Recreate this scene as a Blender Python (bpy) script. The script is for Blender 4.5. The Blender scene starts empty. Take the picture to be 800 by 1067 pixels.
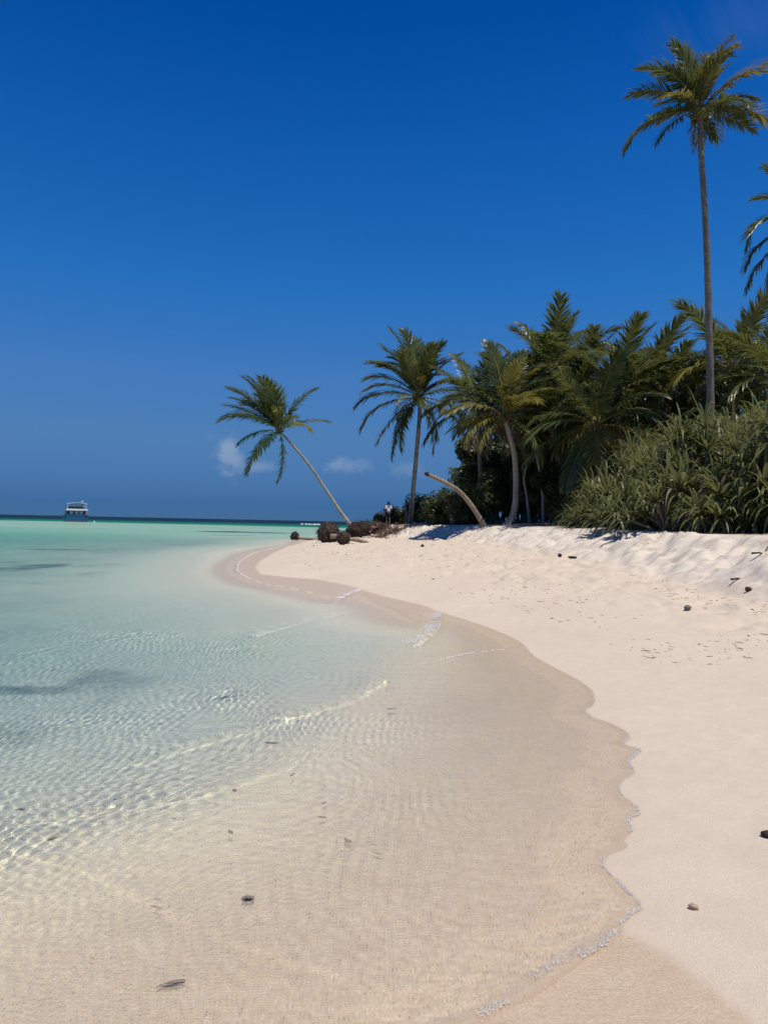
CAUSTICS = True
EXPOSURE = 0.0
SKY_STRENGTH = 0.10
SKY_TINT = [(0.02, (0.0673, 0.1895, 0.5489)), (0.105, (0.2205, 0.3939, 0.6581)), (0.185, (0.2547, 0.5242, 0.8597)), (0.303, (0.1293, 0.6157, 1.1024)), (0.458, (0.0524, 0.5347, 1.1418)), (0.574, (0.0065, 0.4295, 1.0431)), (1.0, (0.02, 0.36, 0.95))]
CLOUDS = [(237, 474, 21, 27, 0.42), (362, 487, 32, 11, 0.32), (264, 486, 36, 9, 0.26), (425, 489, 22, 12, 0.14), (800, 15, 100, 50, 0.05)]
GRASS_PATCHES = [(100, 556, 2.4, 1.6), (235, 564, 4, 1.0), (60, 585, 1.5, 0.6), (15, 775, 0.8, 0.22)]
WET_A = (0.67, 0.525, 0.345); WET_B = (0.73, 0.58, 0.395)
BED_A = (0.71, 0.665, 0.50); BED_B = (0.45, 0.405, 0.28)
WSTEP = 0.0125
SLOPE = 0.039
FRES_MAX = 0.25
ABSORB = (0.50, 0.125, 0.185)
RIDGES = [([(300, 746), (340, 738), (372, 728), (400, 712)], 0.022, 0.14, 0.5), ([(436, 672), (452, 660), (463, 640)], 0.03, 0.10, 0.5),
          ([(450, 1085), (505, 1058), (560, 1031), (600, 1002), (640, 978)], 0.010, 0.05, 0.6), ([(350, 628), (362, 622), (376, 614)], 0.03, 0.15, 0.5),
          ([(0, 880), (90, 905), (200, 960), (300, 1000), (420, 1030)], 0.006, 0.05, 0.6), ([(270, 660), (330, 645), (360, 640)], 0.03, 0.2, 0.5),
          ([(440, 690), (490, 680), (546, 674)], 0.010, 0.04, 0.6), ([(150, 790), (240, 765), (330, 742)], 0.015, 0.14, 0.5), ([(60, 850), (200, 830), (300, 800)], 0.008, 0.08, 0.6)]
WATER_GAIN = 1.25
SUN_E, SUN_A, SUN_W = 71, 138, 4.4
THIN_R, THIN_T, THIN_C = 1.50, 1.16, (1.03, 1.0, 0.925)
import bpy, bmesh, math, random
import numpy as np
from concurrent.futures import ThreadPoolExecutor
from mathutils import Vector, Matrix, Quaternion, noise as mnoise

R = math.radians
random.seed(7)
rng = np.random.default_rng(11)
scene = bpy.context.scene
col = scene.collection

# ------------------------------------------------------------------ camera
W0, H0, FPX = 800.0, 1067.0, 770.0
CAM_H = 1.6
PITCH, ROLL = R(0.80), R(1.2)
fwd = Vector((0, math.cos(PITCH), math.sin(PITCH)))
up0 = Vector((0, -math.sin(PITCH), math.cos(PITCH)))
rt0 = Vector((1, 0, 0))
rt = rt0 * math.cos(ROLL) + up0 * math.sin(ROLL)
upv = up0 * math.cos(ROLL) - rt0 * math.sin(ROLL)
CAM = Vector((0, 0, CAM_H))
cam_data = bpy.data.cameras.new('camera')
cam = bpy.data.objects.new('camera', cam_data)
col.objects.link(cam)
cam.matrix_world = Matrix(((rt.x, upv.x, -fwd.x, 0), (rt.y, upv.y, -fwd.y, 0),
                           (rt.z, upv.z, -fwd.z, CAM_H), (0, 0, 0, 1)))
cam_data.sensor_fit = 'VERTICAL'
cam_data.sensor_height = 24.0
cam_data.lens = 24.0 * FPX / H0
cam_data.clip_start = 0.05
cam_data.clip_end = 40000
scene.camera = cam


def ray(px, py):
    d = fwd + rt * ((px - W0 / 2) / FPX) + upv * ((H0 / 2 - py) / FPX)
    return d


def at(px, py, Y):
    """world point seen at pixel px,py at depth Y"""
    d = ray(px, py)
    return CAM + d * (Y / d.y)


def on(px, py, z=0.0):
    d = ray(px, py)
    return CAM + d * ((z - CAM_H) / d.z)


# ------------------------------------------------------------------ helpers
def tag(o, label=None, cat=None, group=None, kind=None):
    if label: o['label'] = label
    if cat: o['category'] = cat
    if group: o['group'] = group
    if kind: o['kind'] = kind
    return o


def empty(name, loc, label=None, cat=None, group=None):
    o = bpy.data.objects.new(name, None)
    o.empty_display_size = 0.2
    col.objects.link(o)
    o.location = loc
    return tag(o, label, cat, group)


def mesh_obj(name, me, parent=None, mat=None):
    if mat is not None and not me.materials:
        me.materials.append(mat)
    o = bpy.data.objects.new(name, me)
    col.objects.link(o)
    if parent is not None: o.parent = parent
    return o


class MB:
    """collects verts / faces (with material slots) and links them as ONE mesh"""
    def __init__(s): s.v, s.f, s.m, s.cur = [], [], [], 0

    def add(s, vs, fs):
        b = len(s.v)
        s.v.extend(tuple(p) for p in vs)
        for f in fs:
            s.f.append(tuple(i + b for i in f)); s.m.append(s.cur)

    def box(s, c, d, M=None):
        c = Vector(c); hx, hy, hz = d[0] / 2, d[1] / 2, d[2] / 2
        vs = [Vector((x, y, z)) for z in (-hz, hz) for y in (-hy, hy) for x in (-hx, hx)]
        if M is not None: vs = [M @ p for p in vs]
        s.add([p + c for p in vs], [(0, 2, 3, 1), (4, 5, 7, 6), (0, 1, 5, 4), (2, 6, 7, 3), (0, 4, 6, 2), (1, 3, 7, 5)])

    def tube(s, pts, rad, n=8, cap=True, jitter=0.0, rnd=None):
        pts = [Vector(p) for p in pts]
        if not hasattr(rad, '__len__'): rad = [rad] * len(pts)
        t0 = (pts[1] - pts[0]).normalized()
        a = t0.orthogonal().normalized()
        vs, fs = [], []
        for i, p in enumerate(pts):
            t = (pts[min(i + 1, len(pts) - 1)] - pts[max(i - 1, 0)]).normalized()
            a = (a - t * a.dot(t)).normalized()
            b = t.cross(a)
            for k in range(n):
                q = 2 * math.pi * k / n
                r = rad[i] * (1 + (rnd.uniform(-jitter, jitter) if rnd else 0))
                vs.append(p + a * (math.cos(q) * r) + b * (math.sin(q) * r))
        for i in range(len(pts) - 1):
            for k in range(n):
                fs.append((i * n + k, i * n + (k + 1) % n, (i + 1) * n + (k + 1) % n, (i + 1) * n + k))
        if cap:
            fs.append(tuple(range(n))[::-1]); fs.append(tuple((len(pts) - 1) * n + k for k in range(n)))
        s.add(vs, fs)

    def mesh(s, name, mats, smooth=False):
        me = bpy.data.meshes.new(name)
        me.from_pydata(s.v, [], s.f)
        for m in (mats if isinstance(mats, (list, tuple)) else [mats]): me.materials.append(m)
        me.polygons.foreach_set('material_index', s.m)
        if smooth: me.polygons.foreach_set('use_smooth', [True] * len(s.f))
        me.update()
        return me

    def build(s, name, mats, parent=None, smooth=False):
        return mesh_obj(name, s.mesh(name, mats, smooth), parent)


def _hash(ix, iy, seed):
    h = (ix.astype(np.int64) * 374761393 + iy.astype(np.int64) * 668265263 + seed * 974711) & 0x7fffffff
    h = ((h ^ (h >> 13)) * 1274126177) & 0x7fffffff
    h = (h ^ (h >> 16)) & 0xffff
    return h / 65535.0 * 2 - 1


def vnoise(x, y, seed=0):
    ix, iy = np.floor(x), np.floor(y)
    fx, fy = x - ix, y - iy
    fx = fx * fx * fx * (fx * (fx * 6 - 15) + 10); fy = fy * fy * fy * (fy * (fy * 6 - 15) + 10)
    a, b = _hash(ix, iy, seed), _hash(ix + 1, iy, seed)
    c, d = _hash(ix, iy + 1, seed), _hash(ix + 1, iy + 1, seed)
    return (a * (1 - fx) + b * fx) * (1 - fy) + (c * (1 - fx) + d * fx) * fy


def fbm(x, y, seed=0, octv=4):
    x = np.asarray(x, float); y = np.asarray(y, float)
    if x.size > 20000 and x.ndim == 2 and x.shape[0] >= 16:
        ch = [slice(a_[0], a_[-1] + 1) for a_ in np.array_split(np.arange(x.shape[0]), 16)]
        with ThreadPoolExecutor(4) as ex: return np.vstack(list(ex.map(lambda c: _fbm(x[c], y[c], seed, octv), ch)))
    return _fbm(x, y, seed, octv)


def _fbm(x, y, seed=0, octv=4):
    r, a = 0, 1.0
    for o in range(octv):
        r = r + a * vnoise(x * 2 ** o + o * 17.3, y * 2 ** o - o * 9.1, seed + o); a *= 0.5
    return r


def sstep(a, b, x):
    t = np.clip((x - a) / (b - a), 0, 1)
    return t * t * (3 - 2 * t)


def poly_sd(P, X, Y):
    if X.size > 20000:
        ch = [slice(a_[0], a_[-1] + 1) for a_ in np.array_split(np.arange(X.shape[0]), 16)]
        with ThreadPoolExecutor(4) as ex: return np.vstack(list(ex.map(lambda c: _poly_sd(P, X[c], Y[c]), ch)))
    return _poly_sd(P, X, Y)


def _poly_sd(P, X, Y):
    """signed distance to a closed polygon, positive inside"""
    P = np.asarray(P, float)
    x, y = X.ravel().astype(np.float32), Y.ravel().astype(np.float32)
    P = P.astype(np.float32)
    dmin = np.full(x.shape, 1e18, np.float32); inside = np.zeros(x.shape, bool)
    n = len(P)
    for i in range(n):
        ax, ay = P[i]; bx, by = P[(i + 1) % n]
        ex, ey = bx - ax, by - ay
        t = np.clip(((x - ax) * ex + (y - ay) * ey) / (ex * ex + ey * ey + 1e-12), 0, 1)
        d2 = (x - ax - t * ex) ** 2 + (y - ay - t * ey) ** 2
        np.minimum(dmin, d2, out=dmin)
        if abs(by - ay) > 1e-12:
            c = ((ay > y) != (by > y)) & (x < (bx - ax) * (y - ay) / (by - ay) + ax)
            inside ^= c
    d = np.sqrt(dmin)
    return np.where(inside, d, -d).reshape(X.shape)


def line_dist(P, X, Y):
    P = np.asarray(P, float); d2m = np.full(X.shape, 1e18); side = np.zeros(X.shape)
    for i in range(len(P) - 1):
        ax, ay = P[i]; bx, by = P[i + 1]; ex, ey = bx - ax, by - ay
        t = np.clip(((X - ax) * ex + (Y - ay) * ey) / (ex * ex + ey * ey + 1e-12), 0, 1)
        d2 = (X - ax - t * ex) ** 2 + (Y - ay - t * ey) ** 2
        cr = ex * (Y - ay) - ey * (X - ax)
        m = d2 < d2m
        side = np.where(m, np.sign(cr), side); d2m = np.where(m, d2, d2m)
    return np.sqrt(d2m) * side


# ------------------------------------------------------------------ node helpers
class N:
    def __init__(s, name, displacement=False):
        s.mat = bpy.data.materials.new(name); s.mat.use_nodes = True
        s.nt = s.mat.node_tree; s.nt.nodes.clear()
        s.out = s.nt.nodes.new('ShaderNodeOutputMaterial')

    def n(s, typ, ins=None, **kw):
        nd = s.nt.nodes.new(typ)
        for k, v in kw.items(): setattr(nd, k, v)
        for k, v in (ins or {}).items():
            if hasattr(v, 'is_output') or isinstance(v, bpy.types.NodeSocket): s.nt.links.new(v, nd.inputs[k])
            else: nd.inputs[k].default_value = v
        return nd

    def math(s, op, a, b=0.0, c=None, clamp=False):
        ins = {0: a, 1: b}
        if c is not None: ins[2] = c
        return s.n('ShaderNodeMath', ins, operation=op, use_clamp=clamp).outputs[0]

    def mix(s, f, a, b):
        nd = s.n('ShaderNodeMix', data_type='RGBA')
        for i, v in ((0, f), (6, a), (7, b)):
            if isinstance(v, bpy.types.NodeSocket): s.nt.links.new(v, nd.inputs[i])
            else: nd.inputs[i].default_value = v if not isinstance(v, tuple) or len(v) == 4 else (*v, 1)
        return nd.outputs[2]

    def noise(s, vec, scale, detail=3, rough=0.55, dist=0.0):
        return s.n('ShaderNodeTexNoise', {'Vector': vec, 'Scale': scale, 'Detail': detail, 'Roughness': rough, 'Distortion': dist}).outputs[0]

    def ramp(s, fac, lo, hi, a=0.0, b=1.0):
        return s.n('ShaderNodeMapRange', {0: fac, 1: lo, 2: hi, 3: a, 4: b}, clamp=True).outputs[0]

    def attr(s, name): return s.n('ShaderNodeAttribute', attribute_name=name)

    def surf(s, sh): s.nt.links.new(sh, s.out.inputs['Surface']); return s.mat


def c4(*c): return (c[0], c[1], c[2], 1.0)
# ------------------------------------------------------------------ light
SUN_EL, SUN_AZ = R(SUN_E), R(SUN_A)      # azimuth clockwise from +Y (the view direction): high, from the right and a little behind
sun_dir = Vector((math.sin(SUN_AZ) * math.cos(SUN_EL), math.cos(SUN_AZ) * math.cos(SUN_EL), math.sin(SUN_EL)))
sd = bpy.data.lights.new('sun', 'SUN'); sd.energy = SUN_W; sd.angle = R(0.53); sd.color = (1.0, 0.948, 0.845)
sd.cycles.is_caustics_light = CAUSTICS
sun = bpy.data.objects.new('sun', sd); col.objects.link(sun)
sun.rotation_euler = sun_dir.to_track_quat('Z', 'Y').to_euler()
sun.location = (20, -10, 60)

world = bpy.data.worlds.new('World'); scene.world = world; world.use_nodes = True
wt = world.node_tree; wt.nodes.clear()
def wn(t, ins=None, **kw):
    nd = wt.nodes.new(t)
    for k, v in kw.items(): setattr(nd, k, v)
    for k, v in (ins or {}).items():
        if isinstance(v, bpy.types.NodeSocket): wt.links.new(v, nd.inputs[k])
        else: nd.inputs[k].default_value = v
    return nd
def wmix(f, a, b, mode='MIX'):
    nd = wn('ShaderNodeMix', data_type='RGBA', blend_type=mode)
    for i, v in ((0, f), (6, a), (7, b)):
        if isinstance(v, bpy.types.NodeSocket): wt.links.new(v, nd.inputs[i])
        else: nd.inputs[i].default_value = v
    return nd.outputs[2]
sky = wn('ShaderNodeTexSky', sky_type='NISHITA', sun_disc=False, sun_elevation=SUN_EL, sun_rotation=SUN_AZ,
         altitude=0.0, air_density=1.0, dust_density=0.0, ozone_density=4.0)
geo = wn('ShaderNodeTexCoord').outputs['Generated']
sep = wn('ShaderNodeSeparateXYZ', {0: geo})
# clear dry tropical air: the sky keeps its blue right down to the horizon
tint = wn('ShaderNodeValToRGB', {0: sep.outputs[2]})
cr = tint.color_ramp
cr.interpolation = 'LINEAR'
while len(cr.elements) < len(SKY_TINT): cr.elements.new(0.5)
for e, (p, c) in zip(cr.elements, SKY_TINT):
    e.position = p; e.color = (*c, 1)
skyc = wmix(1.0, sky.outputs[0], tint.outputs[0], 'MULTIPLY')
# a few small cumulus low on the horizon and a wisp of cirrus
nz = wn('ShaderNodeTexNoise', {'Vector': geo, 'Scale': 38.0, 'Detail': 7.0, 'Roughness': 0.62}).outputs[0]
nz2 = wn('ShaderNodeTexNoise', {'Vector': geo, 'Scale': 5.0, 'Detail': 6.0, 'Roughness': 0.6, 'Distortion': 1.2}).outputs[0]
mask = None
for (px, py, rx, ry, amt) in CLOUDS:
    d = ray(px, py).normalized()
    mp = wn('ShaderNodeVectorMath', {0: geo, 1: tuple(d)}, operation='SUBTRACT').outputs[0]
    rtv = Vector((d.y, -d.x, 0)).normalized(); upd = rtv.cross(d)
    a = wn('ShaderNodeVectorMath', {0: mp, 1: tuple(rtv)}, operation='DOT_PRODUCT').outputs['Value']
    b = wn('ShaderNodeVectorMath', {0: mp, 1: tuple(upd)}, operation='DOT_PRODUCT').outputs['Value']
    a2 = wn('ShaderNodeMath', {0: a, 1: FPX / rx}, operation='MULTIPLY').outputs[0]
    b2 = wn('ShaderNodeMath', {0: b, 1: FPX / ry}, operation='MULTIPLY').outputs[0]
    v = wn('ShaderNodeCombineXYZ', {0: a2, 1: b2}).outputs[0]
    ln = wn('ShaderNodeVectorMath', {0: v}, operation='LENGTH').outputs['Value']
    src = nz if rx < 90 else nz2
    # density = amt * smooth( noise*k - radius )
    e = wn('ShaderNodeMath', {0: src, 1: 2.6, 2: -0.62}, operation='MULTIPLY_ADD').outputs[0]
    e = wn('ShaderNodeMath', {0: e, 1: ln}, operation='SUBTRACT').outputs[0]
    e = wn('ShaderNodeMapRange', {0: e, 1: -0.30, 2: 0.75, 3: 0.0, 4: amt}, interpolation_type='SMOOTHSTEP').outputs[0]
    mask = e if mask is None else wn('ShaderNodeMath', {0: mask, 1: e}, operation='MAXIMUM').outputs[0]
skyc = wmix(mask, skyc, (4.2, 5.0, 6.1, 1))
bg = wn('ShaderNodeBackground', {0: skyc, 1: SKY_STRENGTH})
wo = wn('ShaderNodeOutputWorld', {0: bg.outputs[0]})

vs_ = scene.view_settings
vs_.view_transform = 'Standard'; vs_.look = 'None'; vs_.exposure = EXPOSURE; vs_.gamma = 1.0; vs_.use_curve_mapping = False
scene.render.engine = 'CYCLES'
cy = scene.cycles
cy.use_denoising = True
cy.max_bounces = 10; cy.diffuse_bounces = 3; cy.glossy_bounces = 3; cy.transmission_bounces = 5; cy.transparent_max_bounces = 8
cy.volume_bounces = 0
cy.sample_clamp_indirect = 3.0
cy.caustics_refractive = True; cy.caustics_reflective = False
cy.blur_glossy = 0.3

# ------------------------------------------------------------------ shore outlines (pixels of the photograph turned into points on the water level)
def G(pts, z=0.0): return [tuple(on(x, y, z)[:2]) for x, y in pts]
far_side = [(-6.6, 54), (-6.0, 60), (-3.5, 65), (2, 70), (12, 78), (40, 100), (120, 160), (400, 420), (500, 200), (400, -120), (0.9, -120)]
edge_near = [(462, 639), (500, 651), (540, 668), (556, 684), (585, 700), (612, 716), (619, 730), (611, 744), (641, 756), (655, 768),
             (649, 775), (667, 783), (656, 793), (659, 805), (648, 814), (645, 826), (661, 839), (666, 848), (655, 855), (660, 865),
             (648, 874), (651, 884), (631, 892), (630, 904), (645, 920), (668, 945), (660, 953), (649, 962)]
water_px = [(312, 567), (285, 571), (262, 577), (247, 587), (245, 596), (258, 603), (274, 609), (300, 613), (330, 619), (355, 625), (370, 617),
            (386, 624), (412, 635), (430, 645), (446, 648), (456, 643)] + edge_near + [(634, 985), (600, 1004), (560, 1033), (505, 1060), (440, 1100), (300, 1200)]
def rounded(px, n=3, amp=1.0):
    """soft, slightly frayed version of an outline"""
    P = [Vector((x, y, 0)) for x, y in px]; P = [P[0]] + P + [P[-1]]; out = []
    for i in range(len(P) - 3):
        a, b, c, d = P[i:i + 4]
        for k in range(n):
            t = k / n
            q = 0.5 * (2 * b + (c - a) * t + (2 * a - 5 * b + 4 * c - d) * t * t + (3 * b - a - 3 * c + d) * t ** 3)
            w_ = amp * max(0, min(1, (q.y - 640) / 120))
            out.append((q.x + w_ * 2.2 * mnoise.noise(q * 0.09) + w_ * 1.3 * mnoise.noise(q * 0.31), q.y + w_ * 1.2 * mnoise.noise(q * 0.2 + Vector((7, 0, 0)))))
    return out + [px[-1]]


edge_near = rounded(edge_near)
water_px = [(312, 567), (285, 571), (262, 577), (247, 587), (245, 596), (258, 603), (274, 609), (300, 613), (330, 619), (355, 625), (370, 617),
            (386, 624), (412, 635), (430, 645), (446, 648), (456, 643)] + edge_near + rounded([(634, 985), (600, 1004), (560, 1033), (505, 1060), (440, 1100), (300, 1200)])
dry_px = [(322, 564), (300, 570), (285, 577), (272, 585), (266, 592), (272, 599), (300, 603), (330, 606), (374, 614), (400, 622), (440, 632)] + edge_near + \
         rounded([(652, 972), (700, 1000), (750, 1040), (775, 1067), (800, 1120)])
water_edge = G(water_px) + [(-0.9, 1.2), (-1.5, 0.0), (-2.5, -3), (-6, -20), (-10, -120)]
dry_px = [(322, 564), (300, 570), (285, 577), (272, 585), (266, 592), (272, 599), (300, 603), (330, 606), (374, 614), (400, 622), (440, 632)] + edge_near + \
         [(652, 972), (700, 1000), (750, 1040), (775, 1067), (800, 1120)]
dry_edge = G(dry_px) + [(1.0, 1.2), (0.6, 0.0), (-0.5, -3), (-4, -20), (-8, -120)]
far_in = [(x, y) for x, y in far_side]
WPOLY = water_edge + [(0.9, -120)] if False else list(reversed(far_side)) + water_edge[:0]
WPOLY = water_edge[::-1] + far_side          # runs from behind the camera out to the spit, then round behind the trees
DPOLY = dry_edge[::-1] + far_side
crest = [(9.2, -120), (9.0, 0), (8.8, 8), (8.6, 14), (8.3, 20), (8.0, 26), (7.6, 33), (6.8, 40), (5.6, 46), (3.4, 51), (1.0, 54.5), (-0.8, 57),
         (-1.8, 60), (0, 63), (8, 70), (40, 94), (120, 150), (400, 400), (500, 200), (400, -120)]


def smooth_axis(lo, hi, fine_lo, fine_hi, step, grow, maxstep):
    xs = list(np.arange(fine_lo, fine_hi, step))
    s = step; x = xs[-1]
    while x < hi:
        s = min(s * grow, maxstep(x)); x += s; xs.append(x)
    s = step; x = xs[0]; left = []
    while x > lo:
        s = min(s * grow, maxstep(x)); x -= s; left.append(x)
    return np.array(left[::-1] + xs)


def grid_mesh(name, xs, ys, Z, attrs=None, extra_faces=False):
    nx, ny = len(xs), len(ys)
    X, Y = np.meshgrid(xs, ys)
    co = np.stack([X, Y, Z], -1).reshape(-1, 3).astype(np.float32)
    i = np.arange(nx * ny).reshape(ny, nx)
    f = np.stack([i[:-1, :-1], i[:-1, 1:], i[1:, 1:], i[1:, :-1]], -1).reshape(-1, 4)
    me = bpy.data.meshes.new(name)
    if extra_faces:      # close into a box: skirt and bottom
        zb = -60.0
        bco = np.array([[xs[0], ys[0], zb], [xs[-1], ys[0], zb], [xs[-1], ys[-1], zb], [xs[0], ys[-1], zb]], np.float32)
        b = nx * ny
        co = np.vstack([co, bco])
        loops = [list(q) for q in ()]
        ng = [list(i[0, ::-1]) + [b, b + 1], list(i[::-1, -1]) + [b + 1, b + 2], list(i[-1, :]) + [b + 2, b + 3], list(i[:, 0]) + [b + 3, b],
              [b + 3, b + 2, b + 1, b]]
    else: ng = []
    lt = np.concatenate([f.ravel()] + [np.array(q) for q in ng]).astype(np.int32)
    tot = np.concatenate([np.full(len(f), 4), np.array([len(q) for q in ng], int)]).astype(np.int32)
    st = np.concatenate([[0], np.cumsum(tot)[:-1]]).astype(np.int32)
    me.vertices.add(len(co)); me.vertices.foreach_set('co', co.ravel())
    me.loops.add(len(lt)); me.loops.foreach_set('vertex_index', lt)
    me.polygons.add(len(tot)); me.polygons.foreach_set('loop_start', st); me.polygons.foreach_set('loop_total', tot)
    sm = np.ones(len(tot), bool); sm[len(f):] = False
    me.polygons.foreach_set('use_smooth', sm)
    me.update(calc_edges=True); me.validate()
    for k, v in (attrs or {}).items():
        a = me.attributes.new(k, 'FLOAT', 'POINT')
        vv = np.zeros(len(co), np.float32); vv[:nx * ny] = v.ravel(); a.data.foreach_set('value', vv)
    return me


# ------------------------------------------------------------------ terrain
def land(X, Y):
    """height of the sand and of the sea bed (no fine detail) + distances"""
    wob = 0.0
    d = poly_sd(WPOLY, X, Y)
    w = poly_sd(DPOLY, X, Y)
    e = poly_sd(crest, X, Y)
    return d, w, e


def terrain_z(X, Y):
    d, w, e = land(X, Y)
    t = np.maximum(-d, 0); p = np.maximum(d, 0)
    near = sstep(40, 8, Y)
    beach = 0.62 * (1 - np.exp(-p / 4.2)) + 0.004 * p
    # the film of the swash lies on almost flat sand
    wet = np.clip(-w, 0, None)
    beach = np.where(w < 0, np.minimum(beach, 0.035 * p), beach)
    beach = np.where(w >= 0, np.minimum(beach, 0.035 * np.maximum(p - w, 0) + 0.17 * w), beach)
    far_slope = sstep(14, 40, Y)
    dep = 0.034 * t + 0.050 * np.maximum(t - 1.9, 0) ** 1.15
    dep = dep * (1 + (1.0 * sstep(5.5, 10, Y) + 0.8 * sstep(12, 22, Y)) * sstep(0.2, 1.0, t) * np.exp(-t / 4.0))
    dep = 1.7 * (1 - np.exp(-dep / 1.7))
    # sand bank behind the spit, seen pale through the water
    bank = np.exp(-(((X + 8) / 4.5) ** 2 + ((Y - 36) / 8) ** 2))
    dep = dep * (1 - 0.35 * bank)
    dep = dep + 0.10 * fbm(X * 0.13, Y * 0.13, 3, 3) * sstep(1, 9, t)
    reef = 192 + 10 * fbm(X * 0.02, Y * 0 + 3.3, 5, 3)
    dep = dep - 0.95 * sstep(45, 110, Y) * sstep(5, 12, t) + 3.6 * sstep(-4, 14, Y - reef) + 22 * sstep(10, 420, Y - reef) + 26 * sstep(150, 260, np.abs(X) - 60) * 0
    dep = np.where(Y < -25, dep, dep)
    # the scarp below the trees
    ew = e + 0.35 * fbm(X * 0.55, Y * 0.30, 21, 4) * sstep(-4, -0.3, e) * sstep(0.3, -0.5, e)
    S = sstep(-2.6, 0.05, ew)
    S = 0.55 * S + 0.45 * np.clip((ew + 2.3) / 2.3, 0, 1)
    top = 1.52 + 0.03 * fbm(X * 0.3, Y * 0.3, 8, 3) - 0.10 * sstep(30, 12, Y) + 0.05 * np.clip(e, 0, 8)
    spit = sstep(52, 60, Y) * sstep(4, -2, X)
    top = top - 0.55 * spit
    z = np.where(d > 0, beach + (top - beach) * S, -dep)
    # trampled sand in the middle of the beach, gullies on the scarp
    tr = sstep(1.6, 3.4, w) * sstep(0.4, -0.6, e)
    dent = np.maximum(fbm(X * 3.4, Y * 2.6, 33, 2) - 0.25, 0)             # blurred footprints
    z = z + tr * (0.042 * fbm(X * 1.9, Y * 1.3, 31, 4) + 0.010 * fbm(X * 9, Y * 7, 37, 3) - 0.085 * dent)
    z = z + sstep(0.1, 0.6, w) * 0.004 * fbm(X * 5, Y * 3.5, 39, 3)
    foot = np.exp(-((e + 2.4) / 0.9) ** 2)
    z = z + foot * sstep(0.5, 2, w) * 0.12 * np.maximum(fbm(X * 1.5, Y * 1.0, 41, 5), -0.3)
    face = sstep(-2.6, -1.6, e) * sstep(0.05, -0.5, e)
    gx, gy = 0.80 * X + 0.60 * Y, 0.80 * Y - 0.60 * X          # runnels drawn slantwise down the face
    z = z - face * (0.20 * np.abs(fbm(gx * 0.35, gy * 1.25, 51, 4)) ** 1.2 - 0.05) - face * 0.035 * fbm(X * 4, Y * 4, 57, 4)
    lip = np.exp(-((e + 0.25) / 0.35) ** 2)
    z = z - lip * 0.16 * np.maximum(fbm(X * 0.9, Y * 0.9, 59, 4), 0)
    # small ripples of the bed in the shallows
    rp = sstep(0.3, 2.0, t) * sstep(14, 5, Y)
    z = z + rp * 0.005 * np.sin(26 * (Y + 0.25 * X) + 3.0 * fbm(X * 1.2, Y * 1.2, 61, 3))
    z = z + 0.002 * fbm(X * 3, Y * 3, 71, 3) * sstep(0.0, 1.0, np.abs(d))
    return z, d, w, e


def zat(x, y):
    return float(terrain_z(np.array([[float(x)]]), np.array([[float(y)]]))[0][0, 0])


txs = smooth_axis(-9000, 9000, -2.6, 2.6, 0.022, 1.018, lambda x: max(0.09, 0.05 * abs(x)) if x < 0 else (0.09 if x < 9.5 else 0.05 * x))
tys = [-130, -60, -30, -15, -8, -4, -2, -1, -0.5, 0, 0.5, 1.0, 1.3, 1.6, 1.8]
y = 1.9
while y < 9000:
    tys.append(y); y += max(0.02, 0.006 * y) if y < 260 else 0.06 * y
tys = np.array(tys)
TX, TY = np.meshgrid(txs, tys)
TZ, TD, TW, TE = terrain_z(TX, TY)

# wetness (1 = soaked), sea-grass patches on the bed
scal = 0.02 * fbm(TX * 6, TY * 6, 81, 3) * sstep(0.0, 0.4, np.abs(TD))
wet_a = sstep(0.05, -0.045, TW + scal)
damp = sstep(0.9, 0.0, TW) * 0.0
t_ = np.maximum(-TD, 0)
gr = fbm(TX * 0.16 + 5, TY * 0.22, 91, 4) * 0.7 + 0.5 * fbm(TX * 1.1, TY * 0.9, 97, 3)
grass_a = sstep(0.45, 1.1, gr) * sstep(3.0, 6.0, t_) * sstep(60, 20, TY)
for (px, py, sx, sy) in GRASS_PATCHES:
    g = on(px, py, -0.6)
    q = ((TX - g.x) / sx) ** 2 + ((TY - g.y) / sy) ** 2 + 0.5 * fbm(TX * 0.5, TY * 0.3, 99, 3)
    grass_a = np.maximum(grass_a, 0.75 * sstep(1.3, 0.2, q))
tr_a = sstep(1.3, 3.2, TW) * sstep(0.6, -0.5, TE)
face_a = sstep(-2.6, -1.7, TE) * sstep(0.3, -0.2, TE)
litter_a = sstep(0.0, 0.8, TE)

m = N('sand')
co = m.n('ShaderNodeTexCoord').outputs['Object']
wet = m.attr('wet').outputs['Fac']; sg = m.attr('seagrass').outputs['Fac']; trm = m.attr('trampled').outputs['Fac']
lit = m.attr('litter').outputs['Fac']; fac_ = m.attr('scarp').outputs['Fac']
big = m.noise(co, 0.6, 4); mid = m.noise(co, 7.0, 4); grain = m.noise(co, 260.0, 2, 0.7); grain2 = m.noise(co, 700.0, 1)
dry = m.mix(m.ramp(big, 0.3, 0.7), c4(0.630, 0.525, 0.400), c4(0.690, 0.585, 0.460))
dry = m.mix(m.ramp(mid, 0.35, 0.75, 0, 0.5), dry, c4(0.570, 0.465, 0.355))
dry = m.mix(m.math('MULTIPLY', fac_, m.ramp(mid, 0.2, 0.6, 0.7, 1.0)), dry, c4(0.74, 0.66, 0.55))
g150 = m.noise(co, 150.0, 2, 0.8)
dry = m.mix(m.ramp(g150, 0.40, 0.64, 0.0, 0.62), dry, c4(0.46, 0.365, 0.27))
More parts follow.
